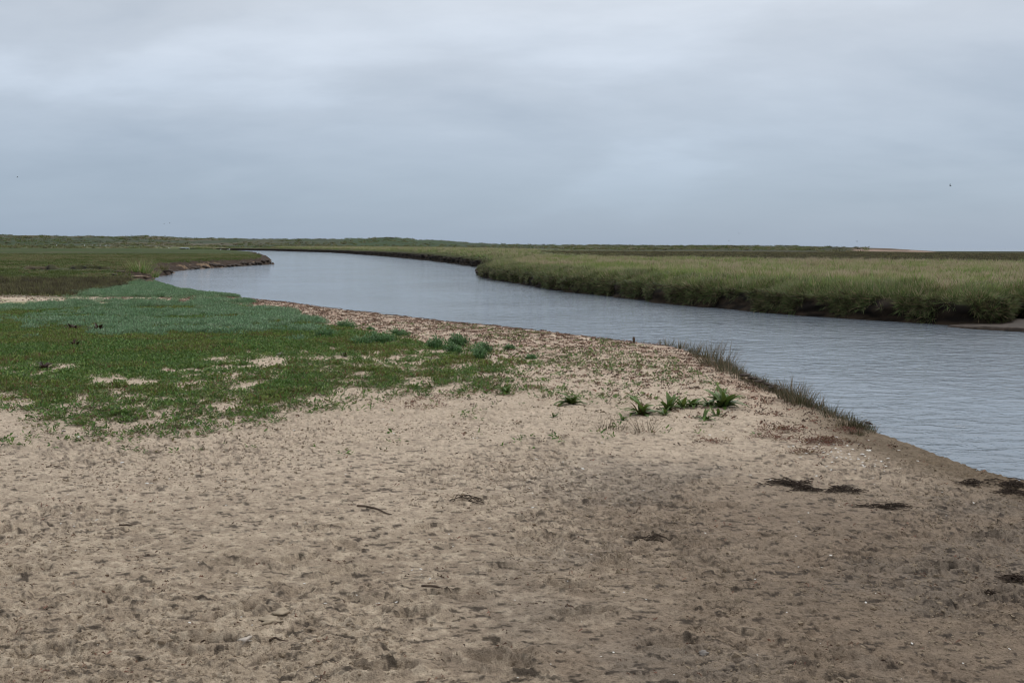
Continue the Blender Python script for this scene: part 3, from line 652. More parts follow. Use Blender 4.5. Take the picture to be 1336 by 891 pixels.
def view_samp(n, r0_, r1_, p0, p1, pw=1.0):
    """random ground points in a sector seen from the path; pw 1 = even per area, lower = thicker near by"""
    u = rng.random(n); e = 1+pw; r = (r0_**e+u*(r1_**e-r0_**e))**(1/e); a = np.arctan((rng.uniform(p0, p1, n)-CX0)/F); return r*np.sin(a), r*np.cos(a)
def tilt_rot(dx, dy, th, spin):
    """euler angles that first spin about z, then lean by th towards (dx, dy)"""
    n = len(th); c, q = np.cos(th), np.sin(th); ax, ay = -dy, dx; T = np.zeros((n, 3, 3)); o = 1-c
    T[:, 0, 0] = c+ax*ax*o; T[:, 0, 1] = ax*ay*o; T[:, 0, 2] = ay*q; T[:, 1, 0] = ax*ay*o; T[:, 1, 1] = c+ay*ay*o; T[:, 1, 2] = -ax*q; T[:, 2, 0] = -ay*q; T[:, 2, 1] = ax*q; T[:, 2, 2] = c
    Z = np.zeros((n, 3, 3)); Z[:, 0, 0] = np.cos(spin); Z[:, 0, 1] = -np.sin(spin); Z[:, 1, 0] = np.sin(spin); Z[:, 1, 1] = np.cos(spin); Z[:, 2, 2] = 1
    Q = T@Z; return np.stack([np.arctan2(Q[:, 2, 1], Q[:, 2, 2]), -np.arcsin(np.clip(Q[:, 2, 0], -1, 1)), np.arctan2(Q[:, 1, 0], Q[:, 0, 0])], 1)
def zrot(n, tilt=.12): return np.stack([rng.normal(0, tilt, n), rng.normal(0, tilt, n), rng.uniform(0, 2*math.pi, n)], 1)

# green mats of small fleshy leaves on the sand
x, y = view_samp(420000, 7.5, 34, -60, 800, .35); z, s, kd, dx, dy, r, a, px, py = info(x, y)
g = green(px, py, x, y); cl_ = .45*fbm(x, y, 2.6, 3, 401)+.55*fbm(x, y, 8.5, 3, 405); thr = ss(.0, 1, g)
ok = (rng.random(len(x)) < thr*.75) & (cl_ > .68-.52*g) & (s > .3); i = np.where(ok)[0][:95000]
yl = fbm(x[i], y[i], .9, 4, 403)+.25*rng.random(len(i)) > .72; iy = i[yl]; i = i[~yl]
scatter('yellowish_mat', np.stack([x, y, z], 1)[iy], zrot(len(iy), .2), (.6+.8*rng.random(len(iy)))*(.8+.02*r[iy]), [leafcluster('y%d' % k, 13, .05, .035, .038, .015, M['mat2'], up_=.9) for k in range(3)], 'yellowish and brownish patches in the green mat on the left')
scatter('mat_plants', np.stack([x, y, z], 1)[i], zrot(len(i), .2), (.55+.75*rng.random(len(i)))*(.8+.02*r[i]), [leafcluster('m%d' % k, 13, .05, .028, .034, .016, M['mat'], up_=.7) for k in range(4)]+[leafcluster('n', 9, .035, .02, .04, .014, M['mat'], False)],
        'low green mat of small-leaved plants creeping over the sand on the left')
# blue-green wormwood carpet
x, y = view_samp(160000, 16, 62, -60, 470, .5); z, s, kd, dx, dy, r, a, px, py = info(x, y)
t = teal(px, py, x, y); i = np.where((rng.random(len(x)) < t) & (fbm(x, y, 2.2, 3, 402) > .62-.4*t) & (s > .1))[0][:26000]
scatter('wormwood_carpet', np.stack([x, y, z], 1)[i], zrot(len(i), .15), (.6+.8*rng.random(len(i))), [leafcluster('t%d' % k, 60, .14, .10, .05, .016, M['teal'], up_=1.0) for k in range(4)],
        'blue-green carpet of feathery wormwood spreading along the left bank')
# sprinkled seedlings on the open sand
x, y = view_samp(130000, 7, 24, -60, 1100, .4); z, s, kd, dx, dy, r, a, px, py = info(x, y)
pr = (1-ss(520, 600, py+(fbm(x, y, .5, 3, 411)-.5)*120))*ss(.50, .62, fbm(x, y, .9, 4, 412))*.15+.4*np.exp(-((px-600)/130)**2-((py-496)/20)**2)*ss(.4,.55,fbm(x, y, 4, 3, 413))+.8*(1-ss(-8, 22, py-curve(px, LOS)))*ss(0, 20, py-curve(px, LOD))*(1-ss(560, 700, px))*ss(.42, .56, fbm(x, y, 4, 3, 413))
i = np.where((rng.random(len(x)) < pr) & (s > .6) & (py < 640))[0][:17000]
scatter('seedlings', np.stack([x, y, z], 1)[i], zrot(len(i), .3), .7+.8*rng.random(len(i)), [leafcluster('s1', 6, .022, .014, .034, .014, M['mat'], False), leafcluster('s2', 8, .03, .018, .032, .012, M['mat'], False), leafcluster('s4', 6, .02, .014, .03, .012, M['turf'], False), leafcluster('s3', 6, .02, .02, .025, .009, M['twiggy'], False)],
        'scattered tiny seedlings dotting the bare sand')
# reddish wrack litter
x, y = view_samp(300000, 7, 42, 190, 1180, .35); z, s, kd, dx, dy, r, a, px, py = info(x, y)
crl = py-curve(px, LITC)
pr = (1-ss(20, 85, crl+(fbm(x, y, .7, 3, 421)-.5)*60))*(1-ss(1000, 1100, px))+.25*(1-ss(60, 170, crl))*ss(.5, .6, fbm(x, y*1.5, 1.2, 3, 423))
pr = .36*pr*ss(.38, .62, fbm(x, y*1.4, 5.5, 3, 422))*(1-green(px, py, x, y)*.6)
i = np.where((rng.random(len(x)) < pr) & (s > .02) & (kd < .5))[0][:22000]
def flake(nm, l, w, mat):
    V = []; Fc = []; al = []; bl = []
    for k in range(3):
        an = random.uniform(0, 6.28); c = Vector((random.uniform(-.03, .03), random.uniform(-.03, .03), .004)); d = Vector((math.cos(an), math.sin(an), random.uniform(-.1, .5))); q = Vector((-math.sin(an), math.cos(an), .3)); b = random.random(); k0 = len(V)
        ll = l*random.uniform(.5, 1.3); V += [tuple(c-q*w*.5), tuple(c+q*w*.5), tuple(c+d*ll*.6+q*w*.4+Vector((0, 0, .01))), tuple(c+d*ll)]; Fc += [(k0, k0+1, k0+2), (k0, k0+2, k0+3)]; al += [0, 0, .5, 1]; bl += [b]*4
    return proto(nm, V, Fc, al, bl, mat)
scatter('wrack_litter', np.stack([x, y, z+.003], 1)[i], zrot(len(i), .15), (.55+.9*rng.random(len(i)))*(.7+.015*r[i]), [flake('f%d' % k, .030, .011, M['litter']) for k in range(6)], 'reddish-brown dried wrack strewn along the crest of the sand bank')
# crumbs and dry bits on the near sand
x, y = view_samp(90000, 2.8, 13, -60, 1400, .0); z, s, kd, dx, dy, r, a, px, py = info(x, y)
pr = .12+.88*ss(.44, .62, fbm(x, y, 1.0, 4, 31)); i = np.where((rng.random(len(x)) < pr*.8) & (s > .1))[0][:24000]
def lump(nm, rad, mat, flat=.6, n=1):
    bm = bmesh.new(); bmesh.ops.create_icosphere(bm, subdivisions=1, radius=rad)
    for v in bm.verts: v.co *= random.uniform(.65, 1.25); v.co.z *= flat
    me = bpy.data.meshes.new(nm); bm.to_mesh(me); bm.free(); me.materials.append(mat); return bpy.data.objects.new(nm, me)
sc_ = np.minimum(.35+.4*rng.random(len(i))**1.0+rng.exponential(.45, len(i)), 4.5)
scatter('sand_crumbs', np.stack([x, y, z], 1)[i], zrot(len(i), .5), sc_, [lump('c%d' % k, .0055, M['crumb']) for k in range(5)], 'small crumbs and crusts of sand broken up by feet')
i2 = np.where((rng.random(len(x)) < .06+.10*ss(.5, .62, fbm(x, y, 1.6, 3, 431))) & (s > .1))[0][:1500]
scatter('dark_bits', np.stack([x, y, z+.002], 1)[i2], zrot(len(i2), .2), .3+.5*rng.random(len(i2)), [flake('d%d' % k, .028, .006, M['litter']) for k in range(4)], 'dark scraps of dried plant scattered over the near sand')

# far bank grass: edge band leaning over the water, then the sward
def bank_grass():
    x, y = view_samp(520000, 26, 108, 600, 1420, .6); z, s, kd, dx, dy, r, a, px, py = info(x, y)
    ok = (kd > 1.5) & (s > .05); edge = ok & (s < 2.2) & (rng.random(len(x)) < .75) & (s > .25) & (z > WL+.45+.2*fbm(x, y, .5, 3, 441)); i = np.where(edge)[0][:26000]
    lean = 1.15*(1-ss(.4, 2.2, s[i]))+rng.normal(0, .2, len(i))+1.4*(fbm(x[i], y[i], 1.6, 3, 448)-.5)                                # lean towards the water
    R = tilt_rot(dx[i], dy[i], lean, rng.uniform(0, 6.28, len(i)))
    mx = fbm(x[i], y[i], .35, 3, 442)
    scatter('bank_edge_grass', np.stack([x, y, z], 1)[i], R, (.6+.5*rng.random(len(i)))*(.72+.5*ss(.3, .7, fbm(x[i], y[i], 1.1, 3, 442))), [blades('b%d' % k, 15, .36, .024, 0, .55, .35, M['bank'], base_r=.12) for k in range(5)]+[blades('b9', 12, .34, .022, 0, .55, .35, M['straw'], base_r=.12)]+[blades('g1', 13, .30, .024, 0, .5, .4, M['grass'], base_r=.1)], 'dark green grass hanging over the cut edge of the far bank')
    # dead and dark strands hanging down the cut face
    PP = []; RR = []
    for (V_, nx_, ny_, nn_) in fp:
        V3 = V_.reshape(-1, nn_, 3)
        for _ in range(24):
            k_ = rng.integers(0, nn_, nn_); row = rng.choice([3, 4, 5, 6, 6, 7, 7, 8, 8, 9, 9, 10], nn_); p_ = V3[row, k_]; m_ = (np.hypot(p_[:, 0], p_[:, 1]) < 110) & (fbm(p_[:, 0], p_[:, 1], .8, 3, 444)+row*.035 > .62)
            PP.append(p_[m_]); RR.append(tilt_rot(-nx_[k_[m_]], -ny_[k_[m_]], rng.normal(1.75, .4, m_.sum()), rng.uniform(0, 6.28, m_.sum())))
    PP = np.concatenate(PP)[:16000]; RR = np.concatenate(RR)[:16000]
    scatter('hanging_roots', PP, RR, .5+.6*rng.random(len(PP)), [blades('hr%d' % k, 9, .26, .018, 0, .5, .3, M['rooty'], base_r=.08) for k in range(3)]+[blades('hq%d' % k, 11, .30, .020, 0, .5, .3, M['bank'], base_r=.08) for k in range(2)], 'dark roots and dead strands hanging down the cut face of the far bank')
    top = ok & (s > .8); dk = ss(-2, 3, py-curve(px, ((560, 322), (700, 324), (780, 331), (860, 336.5), (1000, 340), (1336, 344), (2000, 346)))+(fbm(x, y, .25, 4, 303)-.5)*3)
    sel = top & (rng.random(len(x)) < np.where(s < 14, .85, .42)*(.15+.85*dk)); j = np.where(sel)[0]
    st = fbm(x[j], y[j], .16, 4, 341)*.42+.40*fbm(x[j], y[j], 1.4, 3, 345)+.18*rng.random(len(j)); straw = st > .515-.05*ss(6, 22, s[j])+.05*(1-ss(1.5, 4, s[j])); 
    ja = j[straw][:38000]; jb = j[~straw][:38000]
    for nm, q, mt, lb, h in (('straw_grass', ja, 'straw', 'pale straw-coloured grass swaying on top of the far bank', .30), ('sward_grass', jb, 'grass', 'fresh green grass growing on top of the far bank', .30)):
        scatter(nm, np.stack([x, y, z], 1)[q], tilt_rot(np.cos(fbm(x[q], y[q], .5, 2, 446)*16), np.sin(fbm(x[q], y[q], .5, 2, 446)*16), .12+.5*fbm(x[q], y[q], 1.8, 2, 447)+rng.normal(0, .12, len(q)), rng.uniform(0, 6.28, len(q))), (.5+.6*rng.random(len(q)))*(.55+.9*ss(.3, .7, fbm(x[q], y[q], 1.7, 3, 443))), [blades('%s%d' % (nm[:2], k), 12, h, .022, 0, .38, .22, M[mt], base_r=.13) for k in range(5)], lb)
    # farther: the heath band and the distant bank
    x, y = view_samp(90000, 70, 300, 560, 1400, .5); z, s, kd, dx, dy, r, a, px, py = info(x, y)
    i = np.where((kd > 1.5) & (s > 2) & (r > 80) & (rng.random(len(x)) < ss(620, 900, px)))[0][:30000]
    scatter('heath_growth', np.stack([x, y, z], 1)[i], zrot(len(i), .1), (.7+.6*rng.random(len(i)))*(1+.003*r[i]), [blades('h%d' % k, 18, .10, .03, 0, .6, .2, M['heath'], base_r=.28) for k in range(3)]+[blades('h9', 16, .12, .03, 0, .5, .2, M['turf'], base_r=.25)], 'low dark heath-like growth covering the distant marsh')
    x, y = view_samp(220000, 95, 480, 250, 700, .4); z, s, kd, dx, dy, r, a, px, py = info(x, y)
    i = np.where((kd > 1.5) & (s > .2) & (s < 26) & (r > 100) & (z > WL+.25))[0][:30000]
    scatter('distant_bank_grass', np.stack([x, y, z], 1)[i], zrot(len(i), .12), (.8+.6*rng.random(len(i)))*(.9+.0022*r[i]), [blades('e%d' % k, 20, .34, .035, 0, .5, .35, M['bank'], base_r=.3) for k in range(3)]+[blades('e7', 18, .42, .035, 0, .4, .3, M['straw'], base_r=.3), blades('e8', 18, .4, .035, 0, .4, .3, M['grass'], base_r=.3)], 'tussocky grass edging the far reach of the river')
bank_grass()
# left marsh turf
x, y = view_samp(190000, 36, 210, -60, 470, .45); z, s, kd, dx, dy, r, a, px, py = info(x, y)
sz = sandzone(px, py, x, y, s); i = np.where((kd < 1.5) & (s > 1.6) & (sz < .4) & (rng.random(len(x)) < .5*(1-ss(130, 205, r))) & ~((r > 69.5) & (r < 76.2) & (px > 28) & (px < 148)))[0][:60000]
dkz = (py[i] > 364) & (py[i] < 386) & (px[i] < 170)
ia = i[dkz][:16000]; ib = i[~dkz][:36000]
scatter('brown_marsh_grass', np.stack([x, y, z], 1)[ia], zrot(len(ia), .12), .7+.6*rng.random(len(ia)), [blades('q%d' % k, 22, .20, .014, 0, .3, .15, M['heath'], base_r=.12) for k in range(3)]+[blades('q8', 20, .22, .012, 0, .3, .15, M['turf'], base_r=.12)], 'upright brownish marsh grass at the left edge behind the shell strip')
gb = ((py[ib]+(fbm(x[ib], y[ib], .06, 3, 461)-.5)*8 < 333) & (px[ib] < 260)) | (fbm(x[ib], y[ib], .2, 4, 462) > .50)
ig = ib[gb]; ib = ib[~gb]
scatter('green_turf', np.stack([x, y, z], 1)[ig], zrot(len(ig), .1), (.6+.6*rng.random(len(ig)))*(1+.002*r[ig]), [blades('v%d' % k, 20, .11, .022, 0, .7, .2, M['greenturf'], base_r=.2) for k in range(3)], 'greener patches of short turf on the left marsh')
scatter('marsh_turf', np.stack([x, y, z], 1)[ib], zrot(len(ib), .1), (.6+.6*rng.random(len(ib)))*(1+.002*r[ib]), [blades('w%d' % k, 20, .11, .022, 0, .7, .2, M['turf'], base_r=.2) for k in range(3)]+[blades('w8', 20, .10, .02, 0, .6, .2, M['mat'], base_r=.2)], 'short green and brown salt marsh turf on the left bank')
x, y = view_samp(60000, 8, 22, 850, 1150, .4); z, s, kd, dx, dy, r, a, px, py = info(x, y); dcr = py-np.interp(px, (850, 870, 905, 935, 960, 985, 1040, 1085, 1130, 1150), (444, 447, 456, 467, 480, 491, 517, 533, 550, 557))
pr = (1-ss(2, 16, dcr+(fbm(x, y, 2, 3, 471)-.5)*14))*ss(.50, .60, fbm(x, y, 1.4, 3, 472))*ss(895, 925, px); i = np.where((rng.random(len(x)) < pr) & (s > -.25) & (s < 2.5))[0][:520]
scatter('crest_fringe', np.stack([x, y, z], 1)[i], zrot(len(i), .25), .5+.8*rng.random(len(i)), [blades('cf%d' % k, 14, .10, .006, 0, .6, .3, M['dune_grass'], base_r=.05) for k in range(3)]+[blades('cg', 12, .08, .006, 0, .6, .3, M['twiggy'], base_r=.05)], 'low ragged fringe of dry grass along the crest of the sand bank')
x, y = view_samp(24000, 240, 950, -60, 1130, 1.0); z, s, kd, dx, dy, r, a, px, py = info(x, y); i = np.where((s > 4) & (z > .3) & (fbm(x, y, .03, 3, 473) > .47))[0][:7000]
scatter('dune_growth', np.stack([x, y, z], 1)[i], zrot(len(i), .1), (.5+1.0*rng.random(len(i))**2)*(.6+.0016*r[i]), [blades('dg%d' % k, 26, .55, .09, 0, .7, .3, M[m_], base_r=.7) for k, m_ in enumerate(('turf', 'greenturf', 'heath', 'greenturf', 'turf'))], 'tufts of marram and low scrub on the distant dunes and marsh')
# dark red creeper patches on the crest
red = []
for (cx, cy, w, h) in ((1075, 573, 45, 5), (1010, 570, 30, 4), (1110, 556, 22, 7), (1060, 577, 30, 3), (975, 503, 22, 3), (1020, 560, 40, 5), (1050, 590, 26, 4), (930, 577, 30, 6), (700, 505, 60, 5), (560, 520, 50, 8), (540, 530, 40, 6), (640, 512, 60, 6), (1090, 574, 16, 5)):
    for k in range(int(w*h*(.26 if cx > 800 and cx != 930 else .13))):
        red.append((cx+random.gauss(0, w*.5), cy+random.gauss(0, h*.5)))
red = np.array(red); d = np.array([unp(p[0], p[1], 0) for p in red]); z, s, *_ = info(d[:, 0], d[:, 1]); k = s > .1
scatter('red_creeper', np.stack([d[:, 0], d[:, 1], z], 1)[k], zrot(k.sum(), .2), .5+.7*rng.random(k.sum()), [leafcluster('r%d' % i, 12, .04, .022, .022, .009, M['red'], False) for i in range(3)], 'patches of dark red creeping plant on the sand near the crest')

# ------------------------------------------------------------------ single plants
def G(px, py): return ground_at(px, py)
leafmesh = {}
def leaf_mesh(l, w, arch, e0, mat, key):
    if key in leafmesh: return leafmesh[key]
    V = []; Fc = []; al = []; n = 7; pts = []; pos = Vector((0, 0, 0)); e = e0
    for k in range(n+1):
        t = k/n; pts.append((pos.copy(), e, t)); pos = pos+Vector((math.cos(e), 0, math.sin(e)))*(l/n); e -= arch/n
    for p, e, t in pts:
        hw = w*.5*(math.sin(math.pi*min(1, t**.75*.97+.03)))**.8 if t < .999 else .0008
        hw = max(hw, .0025) if t < .999 else hw; wav = .1*hw*math.sin(t*19)
        nx = Vector((-math.sin(e), 0, math.cos(e)))
        for sgn in (-1, -.5, 0, .5, 1): 
            c = p+Vector((0, hw*sgn, 0))+nx*(abs(sgn)*hw*.35+wav*sgn); V.append(tuple(c)); al.append(t)
    for k in range(n):
        for j in range(4): q = k*5+j; Fc.append((q, q+1, q+6, q+5))
    me = bpy.data.meshes.new('leaf'); me.from_pydata(V, [], Fc); a = me.attributes.new('along', 'FLOAT', 'POINT'); a.data.foreach_set('value', np.array(al, np.float32))
    a = me.attributes.new('blade', 'FLOAT', 'POINT'); a.data.foreach_set('value', np.full(len(V), random.random()*.7, np.float32))
    me.polygons.foreach_set('use_smooth', np.ones(len(Fc), bool)); me.materials.append(mat); leafmesh[key] = me; return me
def dock(px, py, wpx, nleaf, label, old=.12, mat='dock', hgt=1.0, name='leafy_plant', cat='plant', group='broad-leaved green plants on the sand'):
    x, y, z = G(px, py); sz = wpx/F*y*(.72 if (px > 828 and px < 960) else .60); nleaf = int(nleaf*1.8); sz *= .8 if mat == 'dark_leaf' else .98
    r = link(bpy.data.objects.new(name, None)); r.location = (x, y, z-.005); tag(r, label, cat, group)
    for k in range(nleaf):
        v = random.randrange(4); o_ = random.random() < old; mt = 'dock_old' if (o_ and mat == 'dock') else mat
        me = leaf_mesh(1.0, (.22, .26, .20, .24)[v], (1.0, 1.3, .7, 1.2)[v], (1.0, .8, 1.12, .55)[v]*hgt, M[mt], (mt, v, hgt))
        o = bpy.data.objects.new('leaf', me); link(o, r); s = sz*random.uniform(.5, 1.15)*(.62 if o_ else 1)*(1.12 if v < 3 else 1.0)
        o.scale = (s, s*random.uniform(.85, 1.2), s*.9); o.rotation_euler = (random.uniform(-.15, .15), random.uniform(-.35, .35), k*2.4+random.uniform(-.4, .4))
        o.location = (random.uniform(-.15, .15)*sz, random.uniform(-.15, .15)*sz, 0)
    return r
DK = [(745, 529, 40, 18, 'bushy green rosette standing alone between the small rosettes and the big leafy row'),
      (729, 531, 14, 7, 'small rosette tucked against the left side of the bushy lone rosette'),
      (660, 514, 30, 14, 'spiky bright green rosette, the larger of the two low ones left of centre'),
      (634, 514, 16, 6, 'tiny green rosette just left of the spiky bright green one'),
      (543, 508, 20, 7, 'thin grey-green sprout with upright leaves, leftmost on the open sand'),
      (562, 506, 22, 9, 'olive rosette with brownish leaves beside the thin grey-green sprout'),
      (722, 546, 20, 5, 'sparse sprout of four small leaves below the bushy lone rosette'),
      (836, 542, 44, 22, 'dense dark rosette with reddish lower leaves at the left end of the leafy row'),
      (872, 536, 36, 14, 'open rosette with long arching leaves second from the left of the leafy row'),
      (889, 533, 28, 14, 'green rosette crowded behind the thin dead stalk in the leafy row'),
      (904, 531, 32, 16, 'broad bright green rosette right of the dead stalk in the leafy row'),
      (925, 530, 28, 13, 'rosette with a few yellow-red leaves between the last two in the leafy row'),
      (943, 532, 46, 20, 'wide rosette with a long leaf reaching right at the right end of the leafy row'),
      (812, 549, 24, 7, 'small low rosette in front of the dense dark one'),
      (920, 548, 30, 9, 'flat reddish-green rosette in front of the right half of the leafy row'),
      (935, 543, 20, 6, 'small flat sprout right behind the flat reddish-green rosette'),
      (867, 543, 20, 9, 'low dark rosette at the foot of the open arching one')]
for a_ in DK: dock(*a_, old=.3 if 'red' in a_[4] or 'brown' in a_[4] else .08)
dock(57, 483, 34, 26, 'dark reddish-black leafy plant standing in the green mat near the left edge', mat='dark_leaf')
for (px, py, w, lb) in ((128, 434, 34, 'dark olive leafy plant in the wormwood, the one right of two near the left edge'), (95, 432, 30, 'dark olive leafy plant in the wormwood, left of its larger neighbour'),
                        (160, 418, 20, 'small bright leafy plant inside the wormwood carpet'), (215, 420, 18, 'dark small plant in the middle of the wormwood carpet'), (268, 422, 24, 'reddish leafy plant in the right half of the wormwood carpet'),
                        (22, 446, 22, 'yellowish leafy plant in the green mat at the left edge'), (98, 452, 26, 'dark low plant in the green mat above the reddish-black one'), (450, 466, 14, 'small dark red plant in the right part of the green mat')):
    dock(px, py, w, 20, lb, mat='dark_leaf' if 'dark' in lb or 'reddish' in lb else 'dock', group='leafy plants growing in the green mats')
# feathery blue-green bushes
def bush(px, py, wpx, label, hr=.55, n=700, mat='bush'):
    x, y, z = G(px, py); w = wpx/F*y; r = link(bpy.data.objects.new('wormwood_bush', None)); r.location = (x, y, z-.01); r.rotation_euler = (0, 0, random.uniform(0, 6)); tag(r, label, 'bush', 'blue-green bushes at the end of the green mat')
    V = []; Fc = []; al = []; bl = []; ns = 26; Vs = []; Fs = []
    for k in range(ns):
        an = random.uniform(0, 6.28); q = math.sqrt(random.random()); tip = Vector((math.cos(an)*q*w*.5, math.sin(an)*q*w*.42, w*hr*(1-.75*q*q)*random.uniform(.7, 1.08))); b0 = Vector((tip.x*.3, tip.y*.3, 0)); k0 = len(Vs)
        for p, rr in ((b0, .004), (b0.lerp(tip, .55)+Vector((0, 0, .02)), .003), (tip, .0015)):
            for j in range(3): Vs.append(tuple(p+Vector((math.cos(j*2.09)*rr, math.sin(j*2.09)*rr, 0))))
        for sgm in range(2):
            for j in range(3): Fs.append((k0+sgm*3+j, k0+sgm*3+(j+1) % 3, k0+sgm*3+3+(j+1) % 3, k0+sgm*3+3+j))
        br = random.random()
        for m in range(n//ns):
            t = random.uniform(.25, 1.02); c = b0.lerp(tip, t)+Vector([random.gauss(0, .05*w) for _ in range(3)]); c.z = max(c.z, .005)
            a2 = random.uniform(0, 6.28); e = random.uniform(.0, 1.3); d_ = Vector((math.cos(a2)*math.cos(e), math.sin(a2)*math.cos(e), math.sin(e))); q_ = Vector((-math.sin(a2), math.cos(a2), 0)); l = random.uniform(.02, .045)*(.8+w); ww = l*.22
            k1 = len(V); V += [tuple(c), tuple(c+d_*l*.5-q_*ww), tuple(c+d_*l), tuple(c+d_*l*.5+q_*ww)]; hh = min(1, c.z/(w*hr)); al += [hh*.7]*2+[hh]*2; bl += [br*.6+random.random()*.3]*4; Fc += [(k1, k1+1, k1+2), (k1, k1+2, k1+3)]
    f = proto('foliage', V, Fc, al, bl, M[mat]); link(f, r)
    me = bpy.data.meshes.new('stems'); me.from_pydata(Vs, [], Fs); me.materials.append(M['twiggy']); link(bpy.data.objects.new('stems', me), r)
    return r
for a_ in ((628, 459, 34, 'rounded blue-green bush standing rightmost of the three large ones'), (597, 452, 40, 'tall blue-green bush in the middle of the three large ones'), (570, 455, 34, 'low spreading blue-green bush left of the tall one'),
           (495, 447, 50, 'wide blue-green bush, largest and leftmost of the group'), (520, 438, 30, 'small bush behind the right end of the widest bush'), (470, 449, 36, 'low bush adjoining the left side of the widest bush'), (590, 460, 30, 'flat pale bush in front of the tall one'), (627, 469, 30, 'small low bush in front of the rounded rightmost one'),
           (450, 428, 34, 'flat blue-green bush farther back near the water side'), (483, 430, 12, 'tiny green tuft alone on the sand farther back'), (665, 456, 16, 'tiny flat green tuft right of the rounded bush'), (693, 468, 18, 'small flat green patch farthest right past the bushes'), (425, 440, 44, 'broad low bush where the green mat meets the sand strip')):
    bush(*a_, hr=.5 if 'tall' in a_[3] or 'rounded' in a_[3] else .3, n=int(500+18*a_[2]))
# grass clumps on the crest
def tuft(px, py, hpx, n, label, mat='dune_grass', wr=.25, lean=.45, group='grass clumps on the crest of the sand bank', name='grass_clump', cat='grass clump', w=.0055):
    x, y, z = G(px, py); h = hpx/F*y; random.seed(px*7+py); ex = name == 'grass_clump' and n > 30; o = blades(name, int(n*(1.5 if ex else 1)), h*(.85 if ex else 1), w*(1.15 if ex else 1), 0, lean, .18, M[mat], seg=3, base_r=h*wr*(2.4 if ex else 1), hj=.8); link(o); o.location = (x, y, z-.02); tag(o, label, cat, group); return o
for a_ in ((936, 478, 40, 150, 'tallest grass clump on the sand crest, with loose seed stalks'), (920, 468, 28, 110, 'thick grass clump just left of the tallest one'), (903, 458, 18, 70, 'short grass clump two left of the tallest one'), (888, 453, 14, 50, 'low wispy grass clump on the crest, third left of the tallest'),
           (872, 449, 12, 40, 'low dark grass clump near the left end of the crest row'), (862, 447, 9, 24, 'smallest dark grass clump at the left end of the crest row'), (950, 487, 30, 90, 'thin leaning grass clump right of the tallest one'), (962, 493, 16, 50, 'low grass clump above the dark cut of the bank'),
           (1016, 512, 20, 100, 'left half of the dense dark clump on the crest'), (1032, 517, 30, 130, 'tall dense dark grass clump in the middle of the right group'), (1046, 524, 26, 90, 'grass clump sloping right beside the dense dark one'), (1068, 536, 26, 30, 'sparse clump with two long bare stalks'), (1085, 545, 16, 50, 'low brownish grass clump near the stalks'),
           (1105, 556, 20, 80, 'dark scrubby clump near the right end of the crest row'), (1118, 566, 14, 60, 'low dark clump, last of the crest row on the right'), (1075, 541, 34, 12, 'handful of long dry stalks leaning over the water')):
    tuft(*a_)
for (px, py, h, n, lb) in ((790, 560, 24, 60, 'small dead bush of thin brown twigs, leftmost in front of the leafy row'), (808, 562, 16, 40, 'low dead twigs beside the leftmost dead bush'), (842, 562, 28, 50, 'dead twiggy bush in front of the dense dark rosette'), (830, 566, 14, 40, 'flat dry sprigs at the foot of the dead twiggy bush'),
                           (889, 530, 24, 10, 'thin dark dead stalk rising from the leafy row'), (590, 0, 0, 0, ''), (1028, 530, 18, 24, 'small dry sprig right of the leafy row on the slope'), (1000, 527, 10, 24, 'tiny dry sprig lying left of the sprig on the slope'), (777, 453, 8, 14, 'single dark sprig on the beach above the lone rosette'), (743, 460, 8, 12, 'dark little sprig among the reddish wrack'),
                           (722, 474, 12, 60, 'olive patch of dry growth in the pale sand above the lone rosette'), (753, 476, 9, 50, 'dry olive patch right of its twin in the pale sand')):
    if n: tuft(px, py, h, n, lb, 'twiggy', .5 if h < 30 else .3, .7, 'dry sprigs on the sand', 'dry_sprig', 'dry plant', w=.004)
# mossy tussock and shrubs on the left mud bank
for (px, py, h, n, lb) in ((183, 357, 17, 260, 'large shaggy green tussock on the mud bank'), (172, 352, 10, 160, 'straw-topped tussock left of the large shaggy one'), (196, 361, 12, 160, 'small tussock at the water side of the large shaggy one'), (212, 352, 9, 130, 'brown tussock on the bank right of the large shaggy one'), (137, 343, 7, 90, 'low brown tussock on the marsh left of the bank')):
    tuft(px, py, h, n, lb, 'turf' if 'brown' in lb or 'straw' in lb else 'grass', .8, .5, 'tussocks on the left mud bank', 'tussock', 'tussock', w=.03)

# ------------------------------------------------------------------ things lying about
def rock(name, px, py, w, d, h, mat, label, cat, group=None, sub=3, seed=0, rough=.25, rot=0, sink=.3, zoff=0):
    random.seed(seed+int(px*3+py)); x, y, z = G(px, py); s = F/y; bm = bmesh.new(); bmesh.ops.create_icosphere(bm, subdivisions=sub, radius=1); sd_ = random.random()*50
    P = np.array([v.co[:] for v in bm.verts]); nn = fbm(P[:, 0]*1.3+sd_, P[:, 1]*1.3+P[:, 2]*1.7, 1.1, 4, 5)
    for v, q in zip(bm.verts, nn): v.co *= 1+rough*4*(q-.5)
    for v in bm.verts: v.co.x *= w/s/2; v.co.y *= d/2; v.co.z *= h/s/2
    me = bpy.data.meshes.new(name); bm.to_mesh(me); bm.free(); me.materials.append(M[mat]); me.polygons.foreach_set('use_smooth', np.ones(len(me.polygons), bool))
    o = link(bpy.data.objects.new(name, me)); o.location = (x, y, z+h/s*(.5-sink)+zoff); o.rotation_euler = (0, 0, rot); return tag(o, label, cat, group)
rock('stone', 366, 464, 9, .08, 6, 'stone', 'small grey stone on the edge of the green mat', 'stone')
rock('pale_lump', 321, 836, 15, .04, 8, 'pale', 'whitish crumbly lump beside the hollow footprint', 'lump', rough=.6, sink=.45)
rock('sand_clod', 366, 797, 22, .07, 9, 'crust', 'square-edged clod of crusted sand behind the footprint', 'clod', 'clods of crusted sand', rough=.5, sink=.5)
